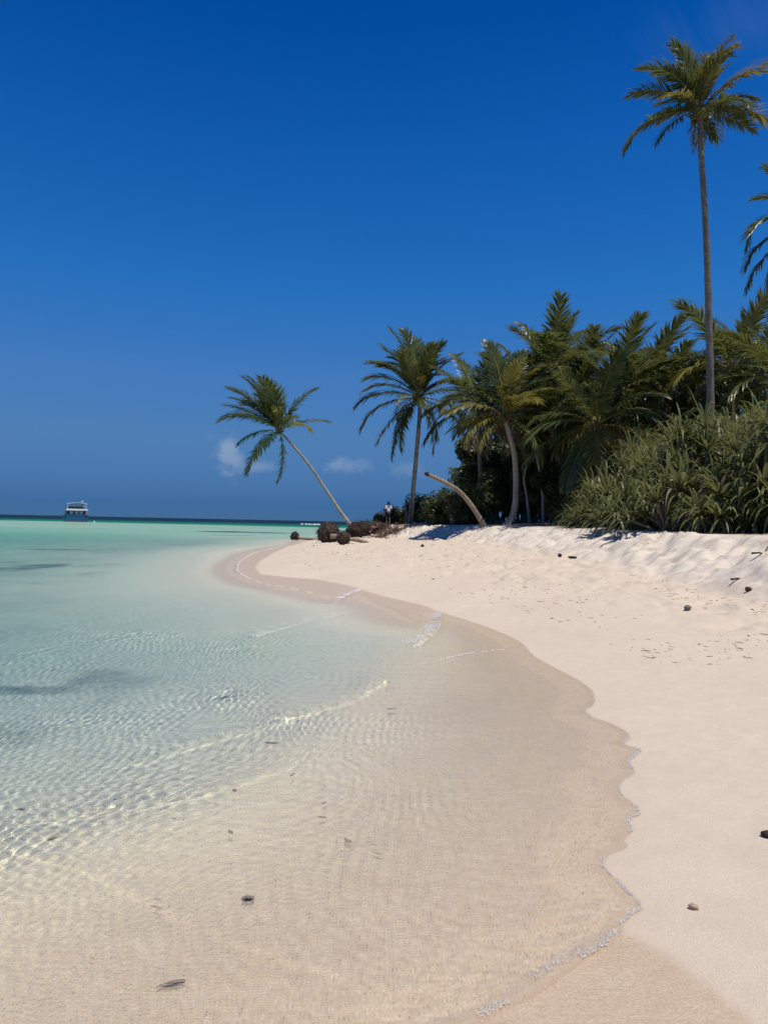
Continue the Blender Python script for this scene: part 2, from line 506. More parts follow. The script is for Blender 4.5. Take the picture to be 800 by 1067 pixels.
# specks: shell and coral crumbs, dark flecks of plant debris in the trampled strip
vor = m.n('ShaderNodeTexVoronoi', {'Vector': co, 'Scale': 24.0}, feature='F1')
stretch = m.n('ShaderNodeMapping', {'Vector': co, 'Scale': (1.0, 2.2, 1.0)}).outputs[0]
vor2 = m.n('ShaderNodeTexVoronoi', {'Vector': stretch, 'Scale': 7.0}, feature='F1')
fleck = m.math('MULTIPLY', m.math('LESS_THAN', vor2.outputs['Distance'], m.ramp(m.noise(co, 1.6, 3), 0.42, 0.75, 0.0, 0.16)), trm)
dry = m.mix(m.math('MULTIPLY', fleck, 0.75), dry, c4(0.17, 0.12, 0.085))
dirt = m.math('MULTIPLY', m.ramp(m.noise(co, 1.1, 6, 0.65, 0.6), 0.60, 0.72), m.math('MULTIPLY', fac_, 0.8))
dry = m.mix(dirt, dry, c4(0.26, 0.20, 0.15))
sl = m.n('ShaderNodeMapping', {'Vector': co, 'Scale': (0.55, 2.6, 1.0), 'Rotation': (0, 0, R(-37))}).outputs[0]
stre = m.math('MULTIPLY', m.ramp(m.noise(sl, 1.5, 6, 0.7, 0.3), 0.50, 0.64), m.math('MULTIPLY', fac_, 0.6))
dry = m.mix(stre, dry, c4(0.34, 0.27, 0.20))
dry = m.mix(m.math('MULTIPLY', lit, m.ramp(m.noise(co, 3.0, 4), 0.3, 0.6)), dry, c4(0.15, 0.11, 0.075))
under = m.attr('under').outputs['Fac']
wetc = m.mix(m.ramp(mid, 0.3, 0.7), c4(*WET_A), c4(*WET_B))
wetc = m.mix(under, m.mix(m.ramp(mid, 0.3, 0.7), c4(0.53, 0.405, 0.275), c4(0.58, 0.45, 0.315)), wetc)
g90 = m.noise(co, 95.0, 2, 0.7)
wetc = m.mix(m.ramp(g90, 0.42, 0.66, 0.0, 0.45), wetc, c4(0.36, 0.255, 0.16))
vs_p = m.n('ShaderNodeTexVoronoi', {'Vector': co, 'Scale': 62.0, 'Randomness': 1.0}, feature='F1')
dot = m.math('LESS_THAN', vs_p.outputs['Distance'], 0.26)
rc = m.n('ShaderNodeSeparateColor', {0: vs_p.outputs['Color']}).outputs
crumb_l = m.math('MULTIPLY', dot, m.math('GREATER_THAN', rc[0], 0.60)); crumb_d = m.math('MULTIPLY', dot, m.math('LESS_THAN', rc[0], 0.26))
bed = m.attr('bed').outputs['Fac']; deep = m.attr('deep').outputs['Fac']
wetc = m.mix(bed, wetc, m.mix(m.ramp(g90, 0.38, 0.68, 0.0, 0.75), c4(*BED_A), c4(*BED_B)))
wetc = m.mix(m.math('MULTIPLY', deep, m.ramp(m.noise(co, 0.8, 4), 0.3, 0.65, 0.55, 1.0)), wetc, c4(0.40, 0.385, 0.30))
wetc = m.mix(m.math('MULTIPLY', crumb_l, m.math('MULTIPLY_ADD', under, 0.60, 0.15)), wetc, c4(0.82, 0.75, 0.65))
wetc = m.mix(m.math('MULTIPLY', crumb_d, m.math('MULTIPLY_ADD', under, 0.45, 0.15)), wetc, c4(0.13, 0.10, 0.075))
wetc = m.mix(m.math('MULTIPLY', sg, m.ramp(m.noise(co, 5.0, 4), 0.25, 0.6, 0.35, 1.0)), wetc, c4(0.075, 0.095, 0.065))
colr = m.mix(wet, dry, wetc)
bh = m.math('ADD', m.math('MULTIPLY', grain, 0.004), m.math('MULTIPLY', m.noise(co, 38.0, 3), m.math('MULTIPLY_ADD', trm, 0.012, 0.003)))
bh = m.math('ADD', bh, m.math('MULTIPLY', m.noise(co, 10.0, 4), m.math('MULTIPLY', trm, 0.02)))
strk = m.n('ShaderNodeMapping', {'Vector': co, 'Scale': (0.30, 1.7, 1.0), 'Rotation': (0, 0, R(-7))}).outputs[0]
bh = m.math('ADD', bh, m.math('MULTIPLY', m.math('ADD', m.noise(strk, 17.0, 4, 0.65, 0.8), m.math('MULTIPLY', g90, 0.35)), m.math('MULTIPLY', wet, m.math('MULTIPLY_ADD', under, 0.011, 0.007))))
bmp = m.n('ShaderNodeBump', {'Strength': 0.7, 'Distance': 1.0, 'Height': bh}).outputs[0]
pb = m.n('ShaderNodeBsdfPrincipled', {'Base Color': colr, 'Roughness': m.ramp(wet, 0, 1, 0.95, 0.42), 'Normal': bmp,
                                      'Specular IOR Level': m.ramp(wet, 0, 1, 0.12, 0.45)})
M_SAND = m.surf(pb.outputs[0])

bed_a = sstep(0.6, 3.4, t_ * (1 + 1.6 * sstep(7, 14, TY))); deep_a = sstep(2.4, 6.5, t_) * sstep(75, 45, TY)
ter = mesh_obj('ground', grid_mesh('ground', txs, tys, TZ, {'wet': wet_a, 'seagrass': grass_a, 'trampled': tr_a, 'scarp': face_a, 'litter': litter_a, 'bed': bed_a, 'deep': deep_a, 'under': sstep(-0.02, 0.12, t_)}), None, M_SAND)
tag(ter, 'pale coral sand beach with a low scarp running down under clear water', None, None, 'structure')
ter.cycles.is_caustics_receiver = CAUSTICS

# ------------------------------------------------------------------ water
wxs = smooth_axis(-9000, 9000, -4.2, 2.0, WSTEP, 1.02, lambda x: max(0.07, 0.012 * abs(x), 0.05 * (abs(x) - 60)) if x < 0 else max(0.12, 0.06 * x))
wys = [-110, -50, -20, -8, -3, -1, 0, 0.6, 1.0, 1.3, 1.6, 1.8]
y = 1.9
while y < 8900:
    wys.append(y); y += max(WSTEP, 0.005 * y) if y < 220 else 0.05 * y
wys = np.array(wys)
WX, WY = np.meshgrid(wxs, wys)
WD, _, _ = land(WX, WY)
wt_ = np.maximum(-WD, 0)
spx = np.gradient(wxs)[None, :] + 0 * WX; spy = np.gradient(wys)[:, None] + 0 * WX
amp = (0.30 + 0.25 * sstep(6, 3, WY) + (0.70 - 0.25 * sstep(6, 3, WY)) * sstep(0.2, 1.8, wt_)) * (1 - 0.50 * sstep(4.0, 8.0, WY))
WZ = np.zeros_like(WX)
wx_ = WX + 0.35 * fbm(WX * 0.7, WY * 0.7, 111, 2); wy_ = WY + 0.35 * fbm(WX * 0.7 + 9, WY * 0.7, 113, 2)
lams = np.geomspace(0.040, 2.6, 50)
patch = 0.50 + 0.70 * np.clip(0.5 + fbm(WX * 0.9 + 3, WY * 0.6, 117, 3), 0, 1.3)
for lam in lams:
    ang = R(62) + rng.normal(0, 1.0)         # the breeze sends the ripples in towards the right
    if rng.random() < 0.35: ang = rng.uniform(0, 2 * math.pi)
    k = 2 * math.pi / lam
    kx, ky = k * math.cos(ang), k * math.sin(ang)
    a = SLOPE * lam / (2 * math.pi) * (2.3 if lam < 0.10 else (0.40 if lam < 0.3 else 0.40 * (0.3 / lam) ** 0.7))
    lim = sstep(0.55, 0.30, np.abs(kx) * spx / (2 * math.pi)) * sstep(0.55, 0.30, np.abs(ky) * spy / (2 * math.pi))
    ph = kx * wx_ + ky * wy_ + rng.uniform(0, 6.28)
    wv = np.sin(ph)
    sm_ = 0.4 + 0.6 * sstep(0.1, 1.0, wt_ / max(lam, 0.2))
    WZ += a * lim * sm_ * (wv + 0.25 * np.cos(2 * ph)) * (0.65 + 0.5 * vnoise(WX * 0.5 / max(lam, .3), WY * 0.5 / max(lam, .3), int(lam * 1e4) % 999))
WZ *= amp * patch
for (pts, h, sig, asym) in RIDGES:
    ld = line_dist(G(pts), WX, WY)
    s1 = np.where(ld > 0, sig, sig * asym)
    WZ += h * np.exp(-(ld / s1) ** 2) * (1 + 0.35 * fbm(WX * 3, WY * 3, 121, 2))
# rounded lip of the swash
WZ += 0.002 + 0.005 * np.exp(-((wt_ - 0.10) / 0.08) ** 2) * sstep(30, 10, WY)
WZ = np.where(WD > 0, 0.002 - 0.10 * np.minimum(WD, 2.0), WZ)
step_ = max(1, int(1))
depth_a = np.maximum(-terrain_z(WX, WY)[0], 0)
def part_mesh(name):
    nx = len(wxs)
    i = np.arange(WX.size).reshape(WX.shape)
    k = WD[:-1, :-1] < 0.25            # the dry side needs no water at all
    f = np.stack([i[:-1, :-1], i[:-1, 1:], i[1:, 1:], i[1:, :-1]], -1)[k]
    used = np.unique(f); remap = np.zeros(WX.size, np.int64); remap[used] = np.arange(len(used))
    f = remap[f].astype(np.int32)
    me = bpy.data.meshes.new(name)
    co_ = np.stack([WX.ravel()[used], WY.ravel()[used], WZ.ravel()[used]], -1).astype(np.float32)
    me.vertices.add(len(co_)); me.vertices.foreach_set('co', co_.ravel())
    me.loops.add(f.size); me.loops.foreach_set('vertex_index', f.ravel())
    me.polygons.add(len(f)); me.polygons.foreach_set('loop_start', np.arange(len(f), dtype=np.int32) * 4); me.polygons.foreach_set('loop_total', np.full(len(f), 4, np.int32))
    me.polygons.foreach_set('use_smooth', np.ones(len(f), bool))
    me.update(calc_edges=True)
    a_ = me.attributes.new('depth', 'FLOAT', 'POINT'); a_.data.foreach_set('value', depth_a.ravel()[used].astype(np.float32))
    return me


m = N('sea_water')
fr = m.n('ShaderNodeFresnel', {'IOR': 1.333}).outputs[0]
fr = m.math('MINIMUM', fr, FRES_MAX)
# colour of the water column: clear water swallows the red first, the more the deeper it is
dp = m.attr('depth').outputs['Fac']
chan = [m.math('MULTIPLY', m.math('POWER', 2.718282, m.math('MULTIPLY', dp, -k)), WATER_GAIN) for k in ABSORB]
tint = m.n('ShaderNodeCombineColor', {0: chan[0], 1: chan[1], 2: chan[2]}).outputs[0]
rf = m.n('ShaderNodeBsdfRefraction', {'Color': tint, 'Roughness': 0.0, 'IOR': 1.333}).outputs[0]
co = m.n('ShaderNodeTexCoord').outputs['Object']
stw = m.n('ShaderNodeMapping', {'Vector': co, 'Scale': (0.55, 1.5, 1.0), 'Rotation': (0, 0, R(-8))}).outputs[0]
rip = m.math('ADD', m.math('MULTIPLY', m.noise(stw, 9.0, 4, 0.6, 0.6), 0.011), m.math('MULTIPLY', m.noise(stw, 34.0, 3, 0.6, 0.4), 0.0035))
bpn = m.n('ShaderNodeBump', {'Strength': 0.9, 'Distance': 1.0, 'Height': rip}).outputs[0]
gl = m.n('ShaderNodeBsdfGlossy', {'Color': (1, 1, 1, 1), 'Roughness': 0.09, 'Normal': bpn}).outputs[0]
# the film is part straight-through, part refracting, its tint raised to replace lost sunlight
deepness = m.n('ShaderNodeMapRange', {0: dp, 1: 0.030, 2: 0.11}, interpolation_type='SMOOTHSTEP').outputs[0]
thick = m.math('MULTIPLY_ADD', deepness, 0.5, 0.5)
boost = m.mix(deepness, c4(*(THIN_R * k for k in THIN_C)), c4(1.0, 1.0, 1.0))
tint2 = m.n('ShaderNodeVectorMath', {0: tint, 1: boost}, operation='MULTIPLY').outputs[0]
m.nt.links.new(tint2, rf.node.inputs['Color'])
trp = m.n('ShaderNodeBsdfTransparent', {'Color': c4(*(THIN_T * k for k in THIN_C))}).outputs[0]
body = m.n('ShaderNodeMixShader', {0: thick, 1: trp, 2: rf}).outputs[0]
ms = m.n('ShaderNodeMixShader', {0: fr, 1: body, 2: gl}).outputs[0]
M_SEA = m.surf(ms)
sea = mesh_obj('sea', part_mesh('sea'), None, M_SEA)
tag(sea, 'clear turquoise lagoon water thinning to a film on the sand', None, None, 'structure')
sea.cycles.is_caustics_caster = CAUSTICS

# ------------------------------------------------------------------ plant materials
def leaf_mat(name, a, b, rough=0.38, trans=0.35, tint=(0.20, 0.26, 0.04), spec=0.5):
    m = N(name)
    co = m.n('ShaderNodeTexCoord').outputs['Object']
    rnd = m.n('ShaderNodeObjectInfo').outputs['Random']
    nz = m.noise(co, 1.7, 3)
    ri = m.n('ShaderNodeNewGeometry').outputs['Random Per Island']
    f = m.math('ADD', m.math('MULTIPLY', ri, 0.55), m.math('MULTIPLY', rnd, 0.45))
    c = m.mix(f, c4(*a), c4(*b))
    c = m.mix(m.ramp(nz, 0.5, 0.8, 0, 0.6), c, c4(*tint))
    p = m.n('ShaderNodeBsdfPrincipled', {'Base Color': c, 'Roughness': rough, 'Specular IOR Level': spec})
    t = m.n('ShaderNodeBsdfTranslucent', {'Color': m.mix(0.5, c, c4(*tint))})
    return m.surf(m.n('ShaderNodeMixShader', {0: trans, 1: p.outputs[0], 2: t.outputs[0]}).outputs[0])


M_FROND = leaf_mat('palm_leaf_green', (0.045, 0.070, 0.022), (0.125, 0.150, 0.045), 0.33, 0.42, (0.21, 0.21, 0.05))
M_FROND_Y = leaf_mat('palm_leaf_yellow', (0.16, 0.165, 0.035), (0.27, 0.235, 0.055), 0.40, 0.40, (0.32, 0.26, 0.06))
M_FROND_D = leaf_mat('palm_leaf_dry', (0.16, 0.105, 0.055), (0.27, 0.19, 0.11), 0.6, 0.2, (0.30, 0.21, 0.12), 0.25)
M_PAND = leaf_mat('strap_leaf', (0.090, 0.115, 0.032), (0.205, 0.215, 0.075), 0.44, 0.34, (0.28, 0.27, 0.10), 0.40)
M_PAND_D = leaf_mat('strap_leaf_dry', (0.20, 0.15, 0.09), (0.32, 0.26, 0.17), 0.6, 0.15, (0.3, 0.25, 0.16), 0.25)
M_BROAD = leaf_mat('broad_leaf', (0.038, 0.058, 0.018), (0.105, 0.120, 0.034), 0.42, 0.30, (0.15, 0.15, 0.04), 0.4)


def bark(name, a, b, ring=0.0, sc=6.0, rough=0.85):
    m = N(name)
    co = m.n('ShaderNodeTexCoord').outputs['Object']
    st = m.n('ShaderNodeMapping', {'Vector': co, 'Scale': (1, 1, 0.35)}).outputs[0]
    n1 = m.noise(st, sc, 5, 0.65); n2 = m.noise(co, 1.1, 3)
    c = m.mix(m.ramp(n1, 0.32, 0.68), c4(*a), c4(*b))
    c = m.mix(m.ramp(n2, 0.45, 0.7, 0, 0.5), c, c4(*(x * 0.62 for x in a)))
    h = m.math('MULTIPLY', n1, 0.03)
    if ring:
        wv = m.n('ShaderNodeTexWave', {'Vector': co, 'Scale': ring, 'Distortion': 1.2, 'Detail': 2.0, 'Detail Scale': 2.0}, wave_type='BANDS', bands_direction='Z', wave_profile='SAW').outputs['Fac']
        c = m.mix(m.ramp(wv, 0.0, 0.22, 0.55, 0.0), c, c4(*(x * 0.4 for x in a)))
        h = m.math('ADD', h, m.math('MULTIPLY', wv, 0.03))
    bp = m.n('ShaderNodeBump', {'Strength': 0.8, 'Distance': 1.0, 'Height': h}).outputs[0]
    return m.surf(m.n('ShaderNodeBsdfPrincipled', {'Base Color': c, 'Roughness': rough, 'Normal': bp, 'Specular IOR Level': 0.2}).outputs[0])


M_TRUNK = bark('palm_bark', (0.16, 0.135, 0.115), (0.28, 0.25, 0.215), 1.6)
M_TRUNK_PALE = bark('palm_bark_pale', (0.30, 0.25, 0.20), (0.46, 0.40, 0.33), 1.6)
M_WOOD = bark('weathered_wood', (0.20, 0.14, 0.10), (0.36, 0.29, 0.23), 0, 9)
M_ROOT = bark('root_fibre', (0.032, 0.021, 0.016), (0.095, 0.064, 0.047), 0, 14)
M_ROOT_DARK = bark('root_fibre_dark', (0.022, 0.017, 0.015), (0.06, 0.045, 0.035), 0, 14)
M_STEM = bark('stem_bark', (0.12, 0.10, 0.08), (0.22, 0.19, 0.15), 0, 9)
M_RACHIS = bark('leaf_stalk', (0.20, 0.18, 0.06), (0.32, 0.27, 0.10), 0, 9, 0.5)
M_NUT = bark('coconut_husk', (0.10, 0.09, 0.03), (0.20, 0.13, 0.05), 0, 9, 0.5)


# ------------------------------------------------------------------ palm fronds
def frond_mesh(name, L, bend, leaf, mats, seed, nl=52, droop=0.9, ragged=0.1, side=0.0):
    rnd = random.Random(seed)
    mb = MB()
    n = 16
    pts, tan = [], []
    p = Vector((0, 0, 0)); th = 0
    yaw = 0
    for i in range(n + 1):
        s = i / n
        th = -bend * (0.18 * s + 0.82 * s ** 1.7)
        yw = side * s * s
        t = Vector((math.cos(th) * math.cos(yw), math.sin(yw), math.sin(th) * math.cos(yw)))
        pts.append(p.copy()); tan.append(t)
        p = p + t * (L / n)
    mb.cur = 1
    mb.tube(pts, [0.045 * (1 - 0.9 * i / n) * L / 4.5 + 0.004 for i in range(n + 1)], 5)
    mb.cur = 0
    for k in range(nl):
        s = 0.13 + 0.865 * (k + 0.5) / nl
        x = s * n; i = min(int(x), n - 1); f = x - i
        base = pts[i].lerp(pts[i + 1], f); t = tan[i].lerp(tan[i + 1], f).normalized()
        sidev = Vector((0, 1, 0)); sidev = (sidev - t * sidev.dot(t)).normalized(); nrm = t.cross(sidev); nrm = nrm if nrm.z >= 0 or abs(nrm.z) < 0.05 else -nrm
        prof = min(1.0, 0.45 + 2.2 * (s - 0.13)) * (1 - 0.50 * max(0, (s - 0.55) / 0.45) ** 2)
        for sg in (-1, 1):
            if rnd.random() < ragged: continue
            ll = leaf * prof * rnd.uniform(0.85, 1.12)
            al = R(72 - 42 * s) + rnd.uniform(-0.2, 0.2)
            d = t * math.cos(al) + sidev * sg * math.sin(al) + nrm * rnd.uniform(0.12, 0.38)
            d.normalize()
            w = 0.044 * L / 4.5 * rnd.uniform(0.85, 1.2) * (0.7 + 0.5 * prof)
            q = base.copy(); ps = []
            ns = 5
            dr = droop * rnd.uniform(0.5, 1.5)
            for j in range(ns + 1):
                u = j / ns
                wd = t * (1 if True else 0)
                across = d.cross(Vector((0, 0, 1)))
                across = across.normalized() if across.length > 1e-4 else t
                wj = w * (0.6 + 0.4 * min(1, u * 4)) * (1 - u ** 2.2) + 0.003
                ps.append((q + across * wj, q - across * wj))
                d = (d + Vector((0, 0, -dr * (0.10 + 0.55 * u) / ns * 2.2))).normalized()
                q = q + d * (ll / ns)
            vs = [v for pr in ps for v in pr]
            mb.add(vs, [(2 * j, 2 * j + 1, 2 * j + 3, 2 * j + 2) for j in range(ns)])
    return mb.mesh(name, mats, True)


FR = {}
def frond(kind, var, mat):
    key = (kind, var, mat.name)
    if key not in FR:
        bend, droop, leaf = {'stiff': (R(36), 1.0, 1.22), 'arch': (R(72), 1.35, 1.32), 'hang': (R(55), 1.8, 1.2), 'curl': (R(115), 1.6, 1.2)}[kind]
        FR[key] = frond_mesh('frond', 4.6, bend, leaf, [mat, M_RACHIS if mat is M_FROND else mat], hash(kind) % 7 * 0 + var * 31 + len(kind), 50,
                             droop, 0.08 if mat is M_FROND else 0.25, [0.0, 0.22, -0.2][var % 3])
    return FR[key]


def put_frond(root, c, d, kind, mat, scale=1.0, var=0, roll=0.0):
    d = Vector(d).normalized()
    z = Vector((0, 0, 1)) - d * d.z
    if z.length < 0.15: z = Vector((0.3, -1, 0)) - d * d.dot(Vector((0.3, -1, 0)))
    z.normalize(); y_ = z.cross(d)
    Rm = Matrix((d, y_, z)).transposed().to_4x4()
    o = bpy.data.objects.new('frond', frond(kind, var, mat)); col.objects.link(o)
    o.parent = root
    o.matrix_local = Matrix.Translation(c - root.location) @ Rm @ Matrix.Rotation(roll, 4, 'X') @ Matrix.Scale(scale, 4)
    return o


BEND = {'stiff': R(30), 'arch': R(72), 'hang': R(55), 'curl': R(115)}
def img_dir(ang, kind, dep):
    """start direction of a frond whose tip lies at the picture angle ang (degrees, anticlockwise from +X)"""
    a = R(ang); s = 1 if math.cos(a) >= 0 else -1
    el = math.asin(max(-1, min(1, math.sin(a))))
    el2 = el + 0.42 * BEND[kind]
    el2 = min(el2, R(88)) if el < R(80) else el2
    h = math.cos(el2) * s
    return Vector((h * math.cos(R(dep)), h * 0 + math.sin(R(dep)) * max(0.35, abs(math.cos(el2))), math.sin(el2)))


def bez(pts, n):
    """Catmull-Rom through the points"""
    P = [Vector(p) for p in pts]; P = [P[0] * 2 - P[1]] + P + [P[-1] * 2 - P[-2]]
    out = []
    for k in range(n + 1):
        x = k / n * (len(P) - 3); i = min(int(x), len(P) - 4); t = x - i
        a, b, c, d = P[i:i + 4]
        out.append(0.5 * ((2 * b) + (c - a) * t + (2 * a - 5 * b + 4 * c - d) * t * t + (3 * b - a - 3 * c + d) * t ** 3))
    return out


def trunk_mesh(pts, r0, r1, mat, flare=1.5, name='trunk'):
    rnd = random.Random(int(r0 * 1e5))
    n = 90
    sp = bez(pts, n)
    rad = []
    for i in range(n + 1):
        s = i / n
        r = r0 + (r1 - r0) * s ** 0.7 + r0 * (flare - 1) * math.exp(-s * 14)
        rad.append(r * (1 + 0.035 * ((i % 3) - 1) + rnd.uniform(-0.02, 0.02)))
    mb = MB(); mb.tube(sp, rad, 12)
    return mb.mesh(name, mat, True)


def sub(v, o): return [Vector(p) - Vector(o) for p in v]


def palm(label, trunk_pts, r0, r1, fronds=None, nf=0, size=1.0, seed=1, nuts=0, mat=M_TRUNK, group='coconut palms at the edge of the beach', bare=(), flare=1.5, trunk=True, low=-35, dry=0.12, yellow=0.14, extra=0, exm=M_FROND, ex_s=1.0):
    rnd = random.Random(seed)
    root = empty('coconut_palm', trunk_pts[0], label, 'palm tree', group)
    mesh_obj('trunk', trunk_mesh(sub(trunk_pts, trunk_pts[0]), r0, r1, mat, flare), root)
    c = Vector(trunk_pts[-1]); ax = (c - Vector(trunk_pts[-2])).normalized()
    # sheath of fibre the fronds grow from
    mb = MB()
    for k in range(26):
        a = k * 2.4; rr = r1 * 1.25
        e = rnd.uniform(0.25, 0.6)
        st = c - ax * rnd.uniform(0.05, 0.35) + Vector((math.cos(a), math.sin(a), 0)) * r1 * 0.7
        mb.tube([st - root.location, st + Vector((math.cos(a) * 0.16, math.sin(a) * 0.16, e * 0.55)) * size - root.location,
                 st + Vector((math.cos(a) * 0.5, math.sin(a) * 0.5, e * 0.9)) * size - root.location], [0.07 * size, 0.055 * size, 0.02 * size], 5)
    mb.build('crown_base', [M_FROND_D], root)
    for f in (fronds or []):
        ang, ln, dep, kind, mt = f
        put_frond(root, c + Vector((0, 0, 0.1)), img_dir(ang, kind, dep), kind, mt, ln / 4.3, rnd.randrange(3), rnd.uniform(-0.25, 0.25))
    for k in range(extra):
        az = rnd.uniform(0, 6.28); el = R(rnd.uniform(-25, 80))
        kind = rnd.choice(('arch', 'arch', 'stiff', 'hang'))
        put_frond(root, c + Vector((0, 0, 0.15)), (math.cos(az) * math.cos(el), math.sin(az) * math.cos(el), math.sin(el)), kind, rnd.choice((M_FROND, M_FROND, exm)), ex_s * rnd.uniform(0.75, 1.0), rnd.randrange(3), rnd.uniform(-0.3, 0.3))
    for k in range(nf):
        az = k * 2.39996 + rnd.uniform(-0.25, 0.25)
        u = (k + 0.5) / nf
        el = R(78 - (78 - low) * u ** 0.85 + rnd.uniform(-6, 6))
        kind = 'stiff' if u < 0.22 else ('arch' if u < 0.72 else 'hang')
        mt = M_FROND
        if u > 0.5 and rnd.random() < yellow: mt = M_FROND_Y
        if u > 0.82 and rnd.random() < dry * 3: mt = M_FROND_D
        put_frond(root, c + Vector((0, 0, 0.1 + 0.15 * (1 - u))), (math.cos(az) * math.cos(el), math.sin(az) * math.cos(el), math.sin(el)), kind, mt,
                  size * rnd.uniform(0.85, 1.1), rnd.randrange(3), rnd.uniform(-0.3, 0.3))
    for k in range(nuts):
        a = rnd.uniform(0, 6.28)
        nb = MB(); q = c + Vector((math.cos(a) * 0.32, math.sin(a) * 0.32 , rnd.uniform(-0.35, -0.05)))
        bm = bmesh.new(); bmesh.ops.create_icosphere(bm, subdivisions=2, radius=0.13)
        for v in bm.verts: v.co.z *= 1.25; v.co.x *= 1 + 0.1 * math.sin(3 * math.atan2(v.co.y, v.co.x + 1e-6))
        me = bpy.data.meshes.new('coconut'); bm.to_mesh(me); bm.free()
        me.polygons.foreach_set('use_smooth', [True] * len(me.polygons))
        o = mesh_obj('coconut', me, root, M_NUT); o.location = q - root.location
    return root


def ground_hit(px, py, y0=2.0, y1=90.0, n=900):
    d = ray(px, py)
    ys = np.linspace(y0, y1, n)
    xs = d.x / d.y * ys; zs = CAM_H + d.z / d.y * ys
    tz = terrain_z(xs[None, :], ys[None, :])[0][0]
    below = np.nonzero(zs <= tz)[0]
    if len(below) == 0: return at(px, py, y1)
    i = below[0]
    return Vector((xs[i], ys[i], tz[i]))


def foot(px, Y):
    """point on the sand under picture column px at depth Y"""
    d = ray(px, 540); x = d.x / d.y * Y
    return Vector((x, Y, zat(x, Y)))


G_, Y_, D_ = M_FROND, M_FROND_Y, M_FROND_D
# leaning palm at the tip of the spit
b = ground_hit(371, 552); Yb = b.y
mpx = Yb / FPX
lp = [b - Vector((0, 0, 0.3)), at(356, 535, Yb), at(340, 511, Yb), at(321, 483, Yb - 0.4), at(304, 463, Yb - 0.6), at(291, 449, Yb - 0.8)]
fl = [(176, 60, 10, 'arch', G_), (166, 50, -30, 'stiff', G_), (152, 54, 25, 'arch', G_), (141, 62, -15, 'stiff', G_), (133, 60, 20, 'arch', G_), (126, 64, 0, 'stiff', G_), (119, 58, 35, 'stiff', G_),
      (145, 50, 40, 'arch', G_), (88, 50, 10, 'stiff', G_), (49, 54, -8, 'stiff', G_), (13, 50, 15, 'stiff', G_), (-9, 42, -30, 'arch', Y_), (20, 40, 60, 'arch', G_), (206, 44, -20, 'hang', G_),
      (231, 54, 10, 'stiff', G_), (215, 46, 50, 'hang', G_), (271, 50, 20, 'stiff', Y_), (100, 36, -65, 'curl', Y_), (60, 34, -60, 'curl', Y_), (136, 58, 45, 'stiff', G_), (148, 60, 5, 'stiff', G_), (128, 60, -35, 'arch', G_), (158, 56, -15, 'stiff', G_), (122, 62, 15, 'stiff', G_), (114, 52, -20, 'arch', G_)]
palm('leaning coconut palm with a bare crooked trunk tilted over the lagoon', lp, 0.24, 0.13, [(a, l * mpx, dp_, k, m_) for a, l, dp_, k, m_ in fl], seed=3, nuts=5, mat=M_TRUNK_PALE, flare=1.8, extra=7, ex_s=0.8)
# palm behind the standing person
b2 = foot(427, 56.5)
mpx = 56.5 / FPX
pp = [b2 - Vector((0, 0, 0.3)), at(430, 515, 56.5), at(434, 470, 56.5), at(437, 432, 56.5), at(436, 416, 56.5)]
fl = [(191, 64, 10, 'arch', G_), (213, 66, 0, 'arch', G_), (164, 60, 20, 'arch', G_), (151, 62, -10, 'arch', G_), (126, 66, 15, 'stiff', G_), (106, 70, -10, 'stiff', G_), (96, 66, 30, 'stiff', G_),
      (88, 72, 0, 'stiff', G_), (79, 68, 20, 'stiff', G_), (66, 58, -20, 'stiff', G_), (48, 62, 10, 'stiff', G_), (38, 42, 50, 'arch', G_), (14, 58, 15, 'arch', G_), (-8, 60, -20, 'arch', G_), (-40, 58, 0, 'hang', G_),
      (-35, 58, -30, 'arch', Y_), (-73, 56, 10, 'stiff', D_), (-60, 50, 30, 'hang', G_), (246, 64, 10, 'stiff', G_), (256, 56, -15, 'hang', G_), (228, 62, -20, 'stiff', D_), (200, 40, -55, 'arch', Y_), (60, 34, -65, 'curl', Y_), (240, 50, 45, 'hang', G_)]
palm('upright coconut palm with a slim dark trunk, standing apart left of the thicket', pp, 0.20, 0.14, [(a, l * mpx, dp_, k, m_) for a, l, dp_, k, m_ in fl], seed=5, nuts=6, extra=16)
# palm with the trunk that curves up from the sand
Yc = 45.0
mpx = Yc / FPX
b3 = foot(531, Yc)
pp = [b3 + Vector((-0.25, 0, -0.25)), at(535, 535, Yc), at(537.5, 510, Yc), at(536, 475, Yc), at(530, 450, Yc), at(526, 436, Yc)]
fl = [(217, 60, -25, 'arch', Y_), (228, 52, -40, 'hang', Y_), (144, 46, 10, 'arch', G_), (128, 74, 15, 'stiff', G_), (110, 80, 0, 'stiff', G_), (98, 76, 30, 'stiff', G_), (84, 78, -10, 'stiff', G_), (70, 74, 20, 'stiff', G_),
      (56, 66, -15, 'arch', G_), (36, 64, 10, 'arch', G_), (20, 58, -30, 'arch', Y_), (-4, 62, 15, 'arch', G_), (-27, 52, -20, 'arch', Y_), (-38, 74, 10, 'hang', G_), (165, 68, 20, 'arch', G_), (185, 66, -5, 'arch', G_),
      (200, 60, 35, 'hang', G_), (-62, 48, -35, 'stiff', D_), (250, 44, 20, 'hang', D_), (120, 40, -60, 'curl', Y_), (45, 46, -60, 'curl', G_)]
palm('coconut palm whose smooth grey trunk curves up from the sand, behind the bent bare trunk', pp, 0.23, 0.15, [(a, l * mpx, dp_, k, m_) for a, l, dp_, k, m_ in fl], seed=8, nuts=7, extra=14, exm=M_FROND_Y, mat=M_TRUNK_PALE, flare=1.7)
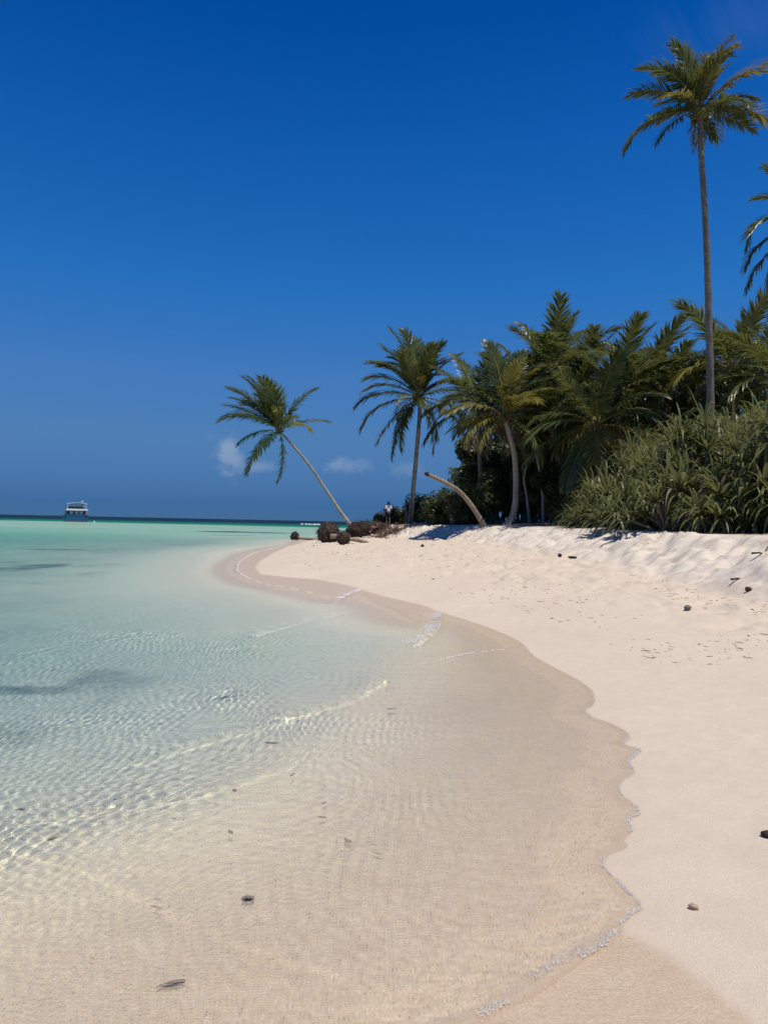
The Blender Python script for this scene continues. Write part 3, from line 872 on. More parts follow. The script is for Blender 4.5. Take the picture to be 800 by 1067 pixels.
# the tall one
Yt = 34.0
mpx = Yt / FPX
b4 = foot(741, Yt)
pp = [b4 - Vector((0, 0, 0.3)), at(740, 430, Yt), at(738, 330, Yt), at(735, 240, Yt), at(730, 160, Yt), at(729, 118, Yt)]
fl = [(214, 90, -5, 'arch', G_), (187, 54, -35, 'arch', Y_), (169, 74, 10, 'arch', G_), (150, 76, -10, 'arch', G_), (133, 66, 30, 'arch', G_), (112, 74, 0, 'stiff', G_), (104, 60, -45, 'curl', Y_), (120, 62, -60, 'curl', G_),
      (84, 84, 10, 'stiff', G_), (69, 80, -10, 'stiff', Y_), (58, 70, -40, 'curl', Y_), (36, 92, 0, 'stiff', Y_), (22, 66, -25, 'arch', Y_), (6, 58, 20, 'arch', G_), (-22, 80, -5, 'arch', Y_), (-10, 60, 50, 'arch', G_),
      (170, 60, 60, 'arch', G_), (262, 40, 0, 'stiff', D_), (95, 66, 50, 'stiff', G_)]
palm('very tall coconut palm with golden fronds rising high above the strap-leaved thicket', pp, 0.195, 0.115, [(a, l * mpx, dp_, k, m_) for a, l, dp_, k, m_ in fl], seed=13, nuts=8, flare=1.3, extra=12, exm=M_FROND_Y, ex_s=0.66)
# palm cut by the right edge of the picture
Ye = 30.0; mpx = Ye / FPX
b5 = foot(852, Ye)
pp = [b5 - Vector((0, 0, 0.3)), at(852, 420, Ye), at(849, 300, Ye), at(846, 236, Ye)]
fl = [(206, 80, -5, 'curl', G_), (218, 78, 10, 'arch', G_), (237, 76, 0, 'hang', G_), (128, 74, 0, 'stiff', G_), (150, 66, 25, 'arch', G_), (170, 52, 40, 'arch', G_), (90, 80, 0, 'stiff', G_), (40, 80, 0, 'arch', G_), (0, 80, 0, 'arch', G_), (-30, 80, 0, 'hang', G_), (228, 84, 25, 'hang', G_)]
palm('palm cut off by the right edge of the picture, only some drooping fronds showing', pp, 0.25, 0.16, [(a, l * mpx, dp_, k, m_) for a, l, dp_, k, m_ in fl], seed=17)

# palms of the grove behind
def back_palm(label, px, py, Y, nf, size, seed, lean=0, **kw):
    b = foot(px + lean, Y)
    c = at(px, py, Y)
    palm(label, [b - Vector((0, 0, 0.3)), b.lerp(c, 0.35) + Vector((0.25, 0, 0)), b.lerp(c, 0.75) + Vector((0.1, 0, 0)), c], 0.20, 0.14, None, nf, size, seed, kw.pop('nuts', 3), **kw)


back_palm('tallest palm of the dark grove, its upright fronds topping the treeline', 577, 390, 50, 26, 1.05, 21)
back_palm('broad dark palm in the grove left of the tall trunk', 643, 412, 44, 26, 1.0, 22)
back_palm('palm with pale midribs just right of the tall trunk', 762, 388, 40, 24, 1.0, 23)
back_palm('low palm with long arching fronds drooping over the thicket', 622, 446, 40, 22, 0.95, 24, yellow=0.35)
back_palm('palm in the grove between the slim palm and the curved palm', 497, 425, 53, 22, 0.95, 25, dry=0.3)
back_palm('palm crown tucked behind the curved palm, in deep shade', 556, 418, 55, 22, 1.0, 26)
back_palm('palm of the grove half hidden just left of the tall trunk', 697, 416, 46, 24, 0.95, 27)
back_palm('palm at the right edge low behind the strap-leaved bushes', 812, 400, 36, 22, 0.9, 28)
back_palm('small palm deep in the grove with hanging brown fronds', 598, 430, 48, 20, 0.9, 29, dry=0.5)

back_palm('palm with dark upright fronds just right of the tallest grove palm', 608, 408, 53, 26, 1.05, 30)
back_palm('palm in the grove between the curved palm and the tallest grove palm', 547, 410, 54, 26, 1.0, 31)
back_palm('palm at the back of the grove right of the broad dark palm', 672, 408, 50, 26, 1.05, 32)
back_palm('palm at the back of the grove directly behind the tall trunk', 722, 412, 47, 24, 1.0, 33)
back_palm('palm at the back of the grove seen over the right end of the thicket', 790, 396, 46, 24, 1.05, 34)

# ------------------------------------------------------------------ bent bare trunk
Yd = 44.0
pts = [foot(508, Yd) - Vector((0, 0, 0.35)), at(499, 539, Yd), at(489, 524, Yd), at(477, 511, Yd - .2), at(462, 502, Yd - .4), at(446, 494.5, Yd - .6)]
root = empty('bare_trunk', pts[0], 'leafless palm trunk bent over to the left like a bow out of the sand', 'dead palm')
mesh_obj('trunk', trunk_mesh(sub(pts, pts[0]), 0.175, 0.12, M_WOOD, 1.25), root)
mb = MB(); e = Vector(pts[-1]) - pts[0]; dv = (Vector(pts[-1]) - Vector(pts[-2])).normalized()
mb.tube([e - dv * 0.02, e + dv * 0.16, e + dv * 0.22], [0.13, 0.115, 0.05], 10)
mb.build('broken_end', [M_ROOT], root)

# ------------------------------------------------------------------ strap-leaved bushes
def strap_rosette(mb, c, ax, n, L, rnd, dry=0.04):
    ax = Vector(ax).normalized(); u = ax.orthogonal().normalized(); v = ax.cross(u)
    for k in range(n):
        a = k * 2.39996 + rnd.uniform(-0.3, 0.3)
        q = (k + 0.5) / n
        el = R(80 - 78 * q + rnd.uniform(-8, 8))
        d = ((u * math.cos(a) + v * math.sin(a)) * math.cos(el) + ax * math.sin(el)).normalized()
        ll = L * rnd.uniform(0.7, 1.1); w = rnd.uniform(0.030, 0.046) * L / 1.1
        p = Vector(c); ns = 6; ps = []
        kink = rnd.uniform(0.35, 0.75); dr = rnd.uniform(0.5, 1.5)
        for j in range(ns + 1):
            t = j / ns
            ac = d.cross(Vector((0, 0, 1))); ac = ac.normalized() if ac.length > 1e-3 else u
            wj = w * (1 - t ** 2.5) + 0.002
            ps.append((p + ac * wj, p - ac * wj))
            d = (d + Vector((0, 0, -1)) * (dr * (0.06 + (0.55 if t > kink else 0.05)))).normalized()
            p = p + d * (ll / ns)
        mb.cur = 1 if (rnd.random() < dry or (q > 0.9 and rnd.random() < 0.3)) else 0
        mb.add([x for pr in ps for x in pr], [(2 * j, 2 * j + 1, 2 * j + 3, 2 * j + 2) for j in range(ns)])


def strap_bush_meshes(seed, hgt, rad, nr, L):
    rnd = random.Random(seed)
    fol, stm = MB(), MB()
    for k in range(nr):
        a = k * 2.39996 + rnd.uniform(-0.4, 0.4); q = math.sqrt((k + 0.5) / nr) * rad * rnd.uniform(0.75, 1.1)
        h = hgt * (1 - 0.92 * (q / rad) ** 1.8) * rnd.uniform(0.62, 1.05)
        c = Vector((math.cos(a) * q, math.sin(a) * q, max(0.10, h)))
        b = Vector((math.cos(a) * q * 0.3, math.sin(a) * q * 0.3, -0.1))
        mid = b.lerp(c, 0.5) + Vector((rnd.uniform(-.15, .15), rnd.uniform(-.15, .15), 0))
        stm.tube([b, mid, c], [0.07, 0.055, 0.045], 6)
        ax = (c - mid).normalized() + Vector((0, 0, 0.7)) + Vector((math.cos(a), math.sin(a), 0)) * 0.35 * q / rad
        strap_rosette(fol, c, ax, rnd.randint(20, 34), L * rnd.uniform(0.8, 1.15), rnd)
    return fol.mesh('foliage', [M_PAND, M_PAND_D]), stm.mesh('stem', [M_STEM])


BUSH = [strap_bush_meshes(101, 2.9, 1.9, 20, 1.35), strap_bush_meshes(102, 3.8, 1.9, 24, 1.4), strap_bush_meshes(103, 1.6, 1.6, 15, 1.3), strap_bush_meshes(104, 0.40, 1.0, 8, 1.2)]
BUSHES = [  # px, Y, mesh, scale, label
    (800, 20.8, 2, 0.95, 'strap-leaved bush at the right edge of the picture, low above the scarp'),
    (770, 21, 0, 0.85, 'strap-leaved bush hanging over the right part of the scarp, second from the right edge'),
    (700, 23, 2, 0.95, 'sunlit low strap-leaved bush bulging over the lip of the scarp below the tall trunk'),
    (664, 26, 2, 0.8, 'sunlit low strap-leaved bush at the lip of the scarp, left of the tall trunk'),
    (722, 25.5, 1, 0.88, 'high strap-leaved bush hiding the foot of the tallest palm trunk'),
    (760, 26, 1, 0.95, 'high strap-leaved bush right beside the tall trunk'),
    (690, 29, 1, 0.88, 'high strap-leaved bush in front of the half-hidden grove palm'),
    (805, 23, 1, 0.95, 'dark strap-leaved bush rising at the right edge behind the low one'),
    (655, 32, 0, 1.0, 'strap-leaved bush forming the left shoulder of the thicket'),
    (626, 35, 2, 1.0, 'strap-leaved bush at the left foot of the thicket'),
    (603, 38.5, 3, 1.2, 'single small strap-leaved tuft standing on the sand in front of the dark grove'),
    (640, 31, 3, 1.1, 'small bright strap-leaved tuft under the left shoulder of the thicket'),
    (745, 30, 1, 1.1, 'strap-leaved bush at the top of the thicket behind the tall trunk'),
    (790, 29, 1, 1.1, 'strap-leaved bush at the top of the thicket near the right edge'),
    (676, 36, 1, 1.0, 'dark strap-leaved bush deep in the thicket left of the tall trunk'),
    (682, 25.8, 3, 1.1, 'low strap-leaved tuft filling the gap between the two sunlit low bushes'),
    (622, 32.5, 3, 1.2, 'low strap-leaved tuft below the left foot of the thicket'),
    (780, 21.6, 3, 1.1, 'low strap-leaved tuft at the lip of the scarp next to the right edge bush'),
    (835, 20, 1, 0.9, 'strap-leaved bush cut by the right edge of the picture'),
]
for i, (px, Y, k, sc, lab) in enumerate(BUSHES):
    p = foot(px, Y)
    r_ = empty('strap_leaf_bush', p, lab, 'bush', 'strap-leaved bushes of the thicket on the scarp')
    r_.rotation_euler = (0, 0, i * 1.7); r_.scale = (sc, sc, sc * (0.82, 1.0, 1.16, 0.92, 1.08)[i * 3 % 5])
    mesh_obj('foliage', BUSH[k][0], r_); mesh_obj('stem', BUSH[k][1], r_)

# ------------------------------------------------------------------ broad-leaved shrubs and dark undergrowth
def leafy(seed, hx, hz, n, ls, gap=0.0):
    rnd = random.Random(seed); mb = MB()
    cl = []
    for k in range(16):
        a = rnd.uniform(0, 6.28); rr = math.sqrt(rnd.random()) * hx * 0.72; zz = rnd.uniform(0.15, 0.9) * hz
        lim = hx * (1 - 0.5 * (zz / hz) ** 2)
        cl.append((Vector((math.cos(a) * min(rr, lim), math.sin(a) * min(rr, lim), zz)), hx * rnd.uniform(0.22, 0.42)))
    for i in range(n):
        c, r = cl[rnd.randrange(len(cl))]
        d = Vector((rnd.gauss(0, 1), rnd.gauss(0, 1), rnd.gauss(0, 1))).normalized()
        p = c + d * r * rnd.random() ** 0.4
        if p.z < 0.03: p.z = abs(p.z) + 0.03
        nrm = (d + Vector((rnd.uniform(-.8, .8), rnd.uniform(-.8, .8), rnd.uniform(0, 1.4)))).normalized()
        u = nrm.orthogonal().normalized(); u = Quaternion(nrm, rnd.uniform(0, 6.28)) @ u; v = nrm.cross(u)
        s = ls * rnd.uniform(0.6, 1.3)
        mb.add([p - u * s, p + v * s * 0.45 + nrm * s * 0.1, p + u * s * 1.1 - nrm * s * 0.15, p - v * s * 0.45 + nrm * s * 0.1], [(0, 1, 2), (0, 2, 3)])
    st = MB()
    for c, r in cl[:9]:
        b = Vector((c.x * 0.15, c.y * 0.15, -0.15)); m_ = b.lerp(c, 0.5) + Vector((rnd.uniform(-.2, .2), rnd.uniform(-.2, .2), 0)) * hx * 0.4
        st.tube([b, m_, c], [0.07, 0.05, 0.02], 6)
    return mb.mesh('foliage', [M_BROAD]), st.mesh('stem', [M_STEM])


SHRUB = [leafy(201, 1.9, 2.6, 5200, 0.13), leafy(202, 2.2, 3.4, 6500, 0.14), leafy(203, 1.3, 1.6, 3200, 0.10)]
SHRUBS = [
    (452, 52, 2, 1.15, 'broad-leaved shrub on the sand just right of the slim palm'),
    (471, 51, 0, 0.95, 'broad-leaved shrub under the tip of the bent bare trunk'),
    (490, 50, 0, 1.0, 'broad-leaved shrub right behind the arch of the bent bare trunk'),
    (514, 50, 1, 1.0, 'dark shrub between the bent bare trunk and the curved palm'),
    (552, 49, 1, 1.05, 'dark shrub just right of the curved palm trunk'),
    (580, 47, 1, 1.05, 'dark shrub in deep shade in the middle of the grove'),
    (610, 45, 1, 1.0, 'dark shrub behind the single small tuft on the sand'),
    (399, 62, 2, 0.8, 'small yellow-green shrub behind the standing person'),
    (413, 62, 2, 1.0, 'small leafy shrub between the standing person and the slim palm'),
    (437, 60, 2, 1.4, 'tall thin shrub behind the slim palm trunk'),
    (503, 58, 1, 1.25, 'tall shrub at the back of the grove left of the curved palm'),
    (540, 60, 1, 1.9, 'tall shrub at the back of the grove behind the curved palm'),
    (585, 58, 1, 1.9, 'tall shrub at the back of the grove in its middle'),
    (630, 55, 1, 1.9, 'tall shrub at the back of the grove behind the low arching palm'),
    (675, 52, 1, 1.8, 'tall shrub at the back of the grove behind the thicket'),
    (720, 48, 1, 1.8, 'tall shrub behind the tall palm'),
    (765, 44, 1, 1.7, 'tall shrub behind the palm right of the tall trunk'),
    (525, 68, 1, 2.7, 'very tall shrub far behind the curved palm'),
    (570, 66, 1, 2.9, 'very tall shrub far behind the tallest grove palm'),
    (615, 64, 1, 2.8, 'very tall shrub far behind the low arching palm'),
    (660, 60, 1, 2.7, 'very tall shrub far behind the broad dark palm'),
    (705, 58, 1, 2.6, 'very tall shrub far behind the tall golden palm'),
    (810, 42, 1, 1.7, 'tall shrub behind the thicket at the right edge'),
]
for i, (px, Y, k, sc, lab) in enumerate(SHRUBS):
    p = foot(px, Y)
    r_ = empty('broad_leaf_shrub', p, lab, 'shrub', 'broad-leaved shrubs of the grove')
    r_.rotation_euler = (0, 0, i * 2.1); r_.scale = (sc, sc, sc)
    mesh_obj('foliage', SHRUB[k][0], r_); mesh_obj('stem', SHRUB[k][1], r_)

# slender pale trunks in the shade
for pts, Y, lab in (([(552, 548), (549, 520), (546, 497), (551, 476)], 47.5, 'slender forked pale trunk in the shade right of the curved palm'),
                    ([(566, 546), (565, 515), (561, 485), (555, 462)], 46.5, 'straight slender pale trunk standing second right of the curved palm')):
    P_ = [foot(pts[0][0], Y) - Vector((0, 0, 0.2))] + [at(x, y, Y) for x, y in pts[1:]]
    r_ = empty('slender_tree', P_[0], lab, 'tree', 'slender trunks in the grove')
    mesh_obj('trunk', trunk_mesh(sub(P_, P_[0]), 0.11, 0.07, M_TRUNK_PALE, 1.3), r_)
    o = mesh_obj('crown', SHRUB[2][0], r_); o.location = P_[-1] - P_[0] + Vector((0, 0, -0.4)); o.scale = (1.1, 1.1, 1.1)
# ------------------------------------------------------------------ uprooted stumps on the tip of the spit
def root_ball(mb, c, r, rnd, sq=(1, 1, 1), spikes=140, sl=0.35):
    bm = bmesh.new(); bmesh.ops.create_icosphere(bm, subdivisions=4, radius=1.0)
    idx = {v: i for i, v in enumerate(bm.verts)}
    vs = []
    for v in bm.verts:
        n = v.co.normalized()
        k = 1 + 0.16 * mnoise.noise(n * 2.3 + Vector((r * 7, 1, 2))) + 0.10 * mnoise.noise(n * 7) + 0.05 * mnoise.noise(n * 19)
        vs.append(Vector((n.x * sq[0], n.y * sq[1], n.z * sq[2])) * r * k + c)
    mb.add(vs, [tuple(idx[v] for v in f.verts) for f in bm.faces]); bm.free()
    for k in range(spikes):
        d = Vector((rnd.gauss(0, 1), rnd.gauss(0, 1), rnd.gauss(0, 1))).normalized()
        p = Vector((d.x * sq[0], d.y * sq[1], d.z * sq[2])) * r * 0.92 + c
        q = p + (d + Vector((rnd.uniform(-.5, .5), rnd.uniform(-.5, .5), rnd.uniform(-.6, .2)))) * r * sl * rnd.uniform(0.4, 1.2)
        mb.tube([p, p.lerp(q, 0.5) + Vector((rnd.uniform(-.04, .04), rnd.uniform(-.04, .04), rnd.uniform(-.04, .04))), q], [0.022, 0.016, 0.006], 4)


def stump(label, px, py, r, sq, log_px, Ylog, lr, mat, seed, spikes=140):
    rnd = random.Random(seed)
    g = ground_hit(px, py)
    if px < 320:
        g = on(px, py, 0.0); g.z = zat(g.x, g.y)
    root = empty('uprooted_stump', g, label, 'stump', 'uprooted palm stumps on the tip of the spit')
    mb = MB(); root_ball(mb, Vector((0, 0, r * sq[2] * 0.80)), r, rnd, sq, spikes); mb.build('root_ball', [mat], root, False)
    pts = [at(x, y, g.y + dy) for (x, y), dy in zip(log_px, Ylog)]
    for p in pts: p.z = max(p.z, zat(p.x, p.y) + lr * 0.35)
    mb = MB(); mb.tube(bez([p - g for p in pts], 14), [lr * (1.15 - 0.3 * i / 14) for i in range(15)], 10)
    mb.build('log', [M_WOOD], root, True)


stump('small dark stump at the water edge, leftmost of the uprooted stumps, its log pointing right', 307, 562.5, 0.40, (0.85, 0.8, 1.1), [(306, 559), (315, 561), (331, 564)], (0, -.2, -.3), 0.11, M_ROOT_DARK, 1, 110)
stump('largest uprooted stump, a round brown root ball higher than the other two', 342, 565, 0.70, (0.95, 0.85, 0.95), [(344, 559), (354, 558.5), (364, 559)], (-1.0, -.9, -.5), 0.14, M_ROOT, 2, 260)
stump('small brown stump in front of the large root ball, its log lying to the right', 357.5, 567, 0.36, (0.95, 0.85, 1.05), [(359, 561), (370, 562.5), (383, 565.5)], (0, .6, 1.0), 0.10, M_ROOT, 3, 120)

# dark mound of roots under the leaning palm, tangle of drift roots beside it
rnd = random.Random(44)
g = ground_hit(386, 556)
root = empty('root_mound', g, 'dark mound of matted roots and sand below the leaning palm', 'root mound')
mb = MB(); root_ball(mb, Vector((0, 0.6, 0.18)), 1.0, rnd, (1.75, 0.9, 0.72), 420, 0.4); mb.build('matted_roots', [M_ROOT_DARK], root)
mb = MB()
for k in range(40):
    a = rnd.uniform(0, 6.28); p = Vector((rnd.uniform(-1.6, 1.6), rnd.uniform(-.5, .3), rnd.uniform(0.1, 0.8)))
    q = p + Vector((rnd.uniform(-.7, .7), rnd.uniform(-.5, .1), rnd.uniform(-.5, 0)))
    mb.tube(bez([p, p.lerp(q, .5) + Vector((0, 0, .12)), q], 6), [0.03, .03, .027, .024, .02, .015, .01], 5)
mb.build('loose_roots', [M_ROOT], root)
g = ground_hit(408, 557)
mb = MB()
for k in range(150):
    p = Vector((rnd.gauss(0.1, 0.75), rnd.gauss(0.2, 0.4), 0)); w = zat(g.x + p.x, g.y + p.y) - g.z
    p.z = w + rnd.uniform(-0.02, 0.32) * math.exp(-p.x * p.x)
    d = Vector((rnd.uniform(-1, 1), rnd.uniform(-.6, .6), rnd.uniform(-.12, .2))).normalized() * rnd.uniform(0.3, 1.1)
    r0 = rnd.uniform(0.012, 0.04)
    mb.tube(bez([p, p + d * .5 + Vector((rnd.uniform(-.1, .1), rnd.uniform(-.1, .1), rnd.uniform(0, .1))), p + d], 6), [r0 * (1 - .1 * i) for i in range(7)], 5)
o = mb.build('root_tangle', [bark('drift_root', (0.12, 0.075, 0.055), (0.25, 0.17, 0.125), 0, 12)])
o.location = g
tag(o, 'tangle of reddish-brown drift roots lying on the sand right of the dark root mound', 'driftwood')

# ------------------------------------------------------------------ people
def plain(name, c, rough=0.7, spec=0.3, bump=0.0, sc=40):
    m = N(name)
    co = m.n('ShaderNodeTexCoord').outputs['Object']
    nz = m.noise(co, sc, 3)
    k = m.mix(m.ramp(nz, 0.3, 0.7), c4(*(v * 0.88 for v in c)), c4(*(min(1, v * 1.08) for v in c)))
    ins = {'Base Color': k, 'Roughness': rough, 'Specular IOR Level': spec}
    if bump: ins['Normal'] = m.n('ShaderNodeBump', {'Strength': bump, 'Distance': 0.01, 'Height': nz}).outputs[0]
    return m.surf(m.n('ShaderNodeBsdfPrincipled', ins).outputs[0])


def skin_mesh(name, verts, edges, radii, mat, sub=2, root=0):
    me = bpy.data.meshes.new(name); me.from_pydata([tuple(v) for v in verts], edges, [])
    o = bpy.data.objects.new(name, me); col.objects.link(o)
    o.modifiers.new('skin', 'SKIN')
    me_l = me.skin_vertices[0].data if me.skin_vertices else None
    for i, r in enumerate(radii):
        rr = r if hasattr(r, '__len__') else (r, r)
        me_l[i].radius = rr; me_l[i].use_root = (i == root)
    s = o.modifiers.new('sub', 'SUBSURF'); s.levels = sub; s.render_levels = sub
    bpy.context.view_layer.update()
    dg = bpy.context.evaluated_depsgraph_get()
    new = bpy.data.meshes.new_from_object(o.evaluated_get(dg))
    bpy.data.objects.remove(o)
    new.name = name
    new.polygons.foreach_set('use_smooth', [True] * len(new.polygons))
    new.materials.clear(); new.materials.append(mat)
    return new


M_SKIN_PALE = plain('skin_pale', (0.50, 0.27, 0.19), 0.5, 0.4); M_SKIN_DARK = plain('skin_dark', (0.09, 0.05, 0.032), 0.5, 0.4); M_SKIN_MID = plain('skin_tan', (0.22, 0.12, 0.075), 0.5, 0.4)
M_HAIR = plain('hair_dark', (0.012, 0.010, 0.009), 0.5, 0.4)
M_EYE = plain('eye_dark', (0.02, 0.015, 0.01), 0.3, 0.5)


def person(loc, rz, label, skin, shirt, shorts, pose, hair=M_HAIR, sleeve=0.55, leglen=0.45):
    """pose: dictionary of joints (x right, y forward, z up) ; body is one skinned surface, clothes are shells over it"""
    J = pose
    root = empty('person', loc, label, 'person'); root.rotation_euler = (0, 0, rz)
    names = list(J); idx = {n: i for i, n in enumerate(names)}
    chain = [('pelvis', 'waist'), ('waist', 'chest'), ('chest', 'neck'), ('neck', 'jaw'), ('jaw', 'skull')]
    rad = {'pelvis': (.15, .11), 'waist': (.125, .095), 'chest': (.16, .11), 'neck': (.055, .055), 'jaw': (.07, .08), 'skull': (.075, .09)}
    for s in 'lr':
        chain += [('chest', s + 'shoulder'), (s + 'shoulder', s + 'elbow'), (s + 'elbow', s + 'wrist'), (s + 'wrist', s + 'palm'),
                  ('pelvis', s + 'hip'), (s + 'hip', s + 'knee'), (s + 'knee', s + 'ankle'), (s + 'ankle', s + 'toe')]
        rad.update({s + 'shoulder': .058, s + 'elbow': .042, s + 'wrist': .028, s + 'palm': .035, s + 'hip': .088, s + 'knee': .056, s + 'ankle': .038, s + 'toe': .032})
    vs = [J[n] for n in names]; ed = [(idx[a], idx[b]) for a, b in chain]; rr = [rad[n] for n in names]
    # fingers and thumb grow out of each palm
    for s in 'lr':
        w, p = Vector(J[s + 'wrist']), Vector(J[s + 'palm']); d = (p - w).normalized(); sd_ = d.cross(Vector((0, 1, 0.2))).normalized()
        for k, (off, ln) in enumerate(((-.030, .060), (-.010, .075), (.010, .070), (.030, .055))):
            b = len(vs); vs += [p + sd_ * off + d * .03, p + sd_ * off * 1.1 + d * (.03 + ln * .5), p + sd_ * off * 1.1 + d * (.03 + ln) + Vector((0, .015, 0))]; rr += [.010, .0085, .007]
            ed += [(idx[s + 'palm'], b), (b, b + 1), (b + 1, b + 2)]
        b = len(vs); vs += [w + d * .03 + Vector((0, .035, 0)), w + d * .07 + Vector((0, .055, 0))]; rr += [.011, .009]; ed += [(idx[s + 'palm'], b), (b, b + 1)]
    mesh_obj('body', skin_mesh('body', vs, ed, rr, skin, 2, idx['pelvis']), root)
    # face on the front of the head
    sk = Vector(J['skull']); jw = Vector(J['jaw'])
    mb = MB(); f = Vector((0, 0.088, 0)); mid = sk.lerp(jw, .5)
    mb.tube([mid + f + Vector((0, 0, .03)), mid + f + Vector((0, .022, -.012)), mid + f + Vector((0, .004, -.022))], [.008, .014, .008], 6)
    mb.tube([mid + f + Vector((-.024, -.006, -.052)), mid + f + Vector((0, 0, -.054)), mid + f + Vector((.024, -.006, -.052))], [.004, .007, .004], 5)
    for sx in (-1, 1): mb.tube([mid + Vector((sx * .078, .0, -.03)), mid + Vector((sx * .088, -.012, .0)), mid + Vector((sx * .080, -.004, .032))], [.008, .013, .009], 5)
    mb.build('face', [skin], root, True)
    mb = MB()
    for sx in (-1, 1): mb.tube([mid + f + Vector((sx * .030 - .008, -.012, .018)), mid + f + Vector((sx * .030 + .008, -.012, .018))], [.007, .007], 6)
    mb.build('eyes', [M_EYE], root)
    bm = bmesh.new(); bmesh.ops.create_uvsphere(bm, u_segments=16, v_segments=10, radius=1)
    bmesh.ops.delete(bm, geom=[v for v in bm.verts if v.co.z < -0.45 or (v.co.y > 0.45 and v.co.z < 0.35)], context='VERTS')
    for v in bm.verts: v.co = Vector((v.co.x * .098, v.co.y * .112, v.co.z * .125)) * (1 + .05 * mnoise.noise(v.co * 5)) + sk + Vector((0, -.008, .015))
    me = bpy.data.meshes.new('hair'); bm.to_mesh(me); bm.free(); mesh_obj('hair', me, root, hair)
    if shirt:
        V = ['pelvis', 'waist', 'chest', 'neck']; q = [Vector(J[n]) for n in V]; q[3] = Vector(J['chest']).lerp(Vector(J['neck']), .55); r2 = [(.162, .125), (.150, .118), (.178, .128), (.085, .075)]; e2 = [(0, 1), (1, 2), (2, 3)]
        for s in 'lr':
            b = len(q); q += [Vector(J[s + 'shoulder']), Vector(J[s + 'shoulder']).lerp(Vector(J[s + 'elbow']), sleeve)]; r2 += [.076, .068]; e2 += [(2, b), (b, b + 1)]
        mesh_obj('shirt', skin_mesh('shirt', q, e2, r2, shirt), root)
    q = [Vector(J['pelvis']) + Vector((0, 0, .03))]; r2 = [(.165, .125)]; e2 = []
    for s in 'lr':
        b = len(q); q += [Vector(J[s + 'hip']), Vector(J[s + 'hip']).lerp(Vector(J[s + 'knee']), leglen)]; r2 += [.108, .092]; e2 += [(0, b), (b, b + 1)]
        if leglen > .9:
            q[-1] = Vector(J[s + 'knee']); q.append(Vector(J[s + 'knee']).lerp(Vector(J[s + 'ankle']), .9)); r2[-1] = .075; r2.append(.06); e2.append((b + 1, b + 2))
    mesh_obj('shorts' if leglen < .9 else 'trousers', skin_mesh('shorts', q, e2, r2, shorts), root)
    return root


def stand(**kw):
    J = dict(pelvis=(0, 0, .93), waist=(0, .01, 1.08), chest=(0, 0, 1.30), neck=(0, .0, 1.46), jaw=(0, .015, 1.54), skull=(0, .005, 1.63))
    for s, k in (('l', -1), ('r', 1)):
        J.update({s + 'shoulder': (k * .19, 0, 1.38), s + 'elbow': (k * .25, -.03, 1.11), s + 'wrist': (k * .24, .06, .87), s + 'palm': (k * .235, .08, .80),
                  s + 'hip': (k * .095, 0, .88), s + 'knee': (k * .11, .02, .48), s + 'ankle': (k * .12, -.02, .07), s + 'toe': (k * .14, .13, .035)})
    J.update(kw); return J


M_SHIRT_PALE = plain('shirt_pale', (0.62, 0.66, 0.72), 0.85, 0.2, 0.3, 14); M_SHORTS_DARK = plain('shorts_dark', (0.025, 0.026, 0.032), 0.85, 0.2)
M_SHIRT_DARK = plain('shirt_dark', (0.02, 0.022, 0.03), 0.85, 0.2, 0.3, 14); M_TROUSERS = plain('trousers_grey', (0.10, 0.11, 0.14), 0.85, 0.2); M_SUIT_RED = plain('swimwear_red', (0.35, 0.07, 0.06), 0.7, 0.3)
Yp = 54.5
pf = foot(404.5, Yp)
person(pf, R(20), 'standing person with dark hair, pale loose shirt and dark shorts beside the slim palm', M_SKIN_MID, M_SHIRT_PALE, M_SHORTS_DARK,
       stand(relbow=(.30, .02, 1.13), rwrist=(.14, .22, 1.17), rpalm=(.08, .25, 1.19), lknee=(-.12, .05, .48)), sleeve=.75, leglen=.8)
sp = foot(393, 54.0)
seat = dict(pelvis=(0, 0, .10), waist=(0, -.02, .26), chest=(0, .02, .48), neck=(0, .05, .63), jaw=(0, .075, .71), skull=(0, .065, .80))
for s, k in (('l', -1), ('r', 1)):
    seat.update({s + 'shoulder': (k * .18, .02, .56), s + 'elbow': (k * .27, .14, .36), s + 'wrist': (k * .15, .34, .40), s + 'palm': (k * .11, .38, .42),
                 s + 'hip': (k * .10, .06, .11), s + 'knee': (k * .14, .42, .44), s + 'ankle': (k * .12, .58, .06), s + 'toe': (k * .13, .72, .035)})
person(sp, R(120), 'person with bare pinkish shoulders sitting on the sand beside the standing person', M_SKIN_PALE, None, M_SUIT_RED, seat)
pt = foot(423.6, 55.4)
person(pt, R(-100), 'person in a dark top half hidden against the slim palm trunk', M_SKIN_DARK, M_SHIRT_DARK, M_TROUSERS, stand(), sleeve=.5, leglen=.95)

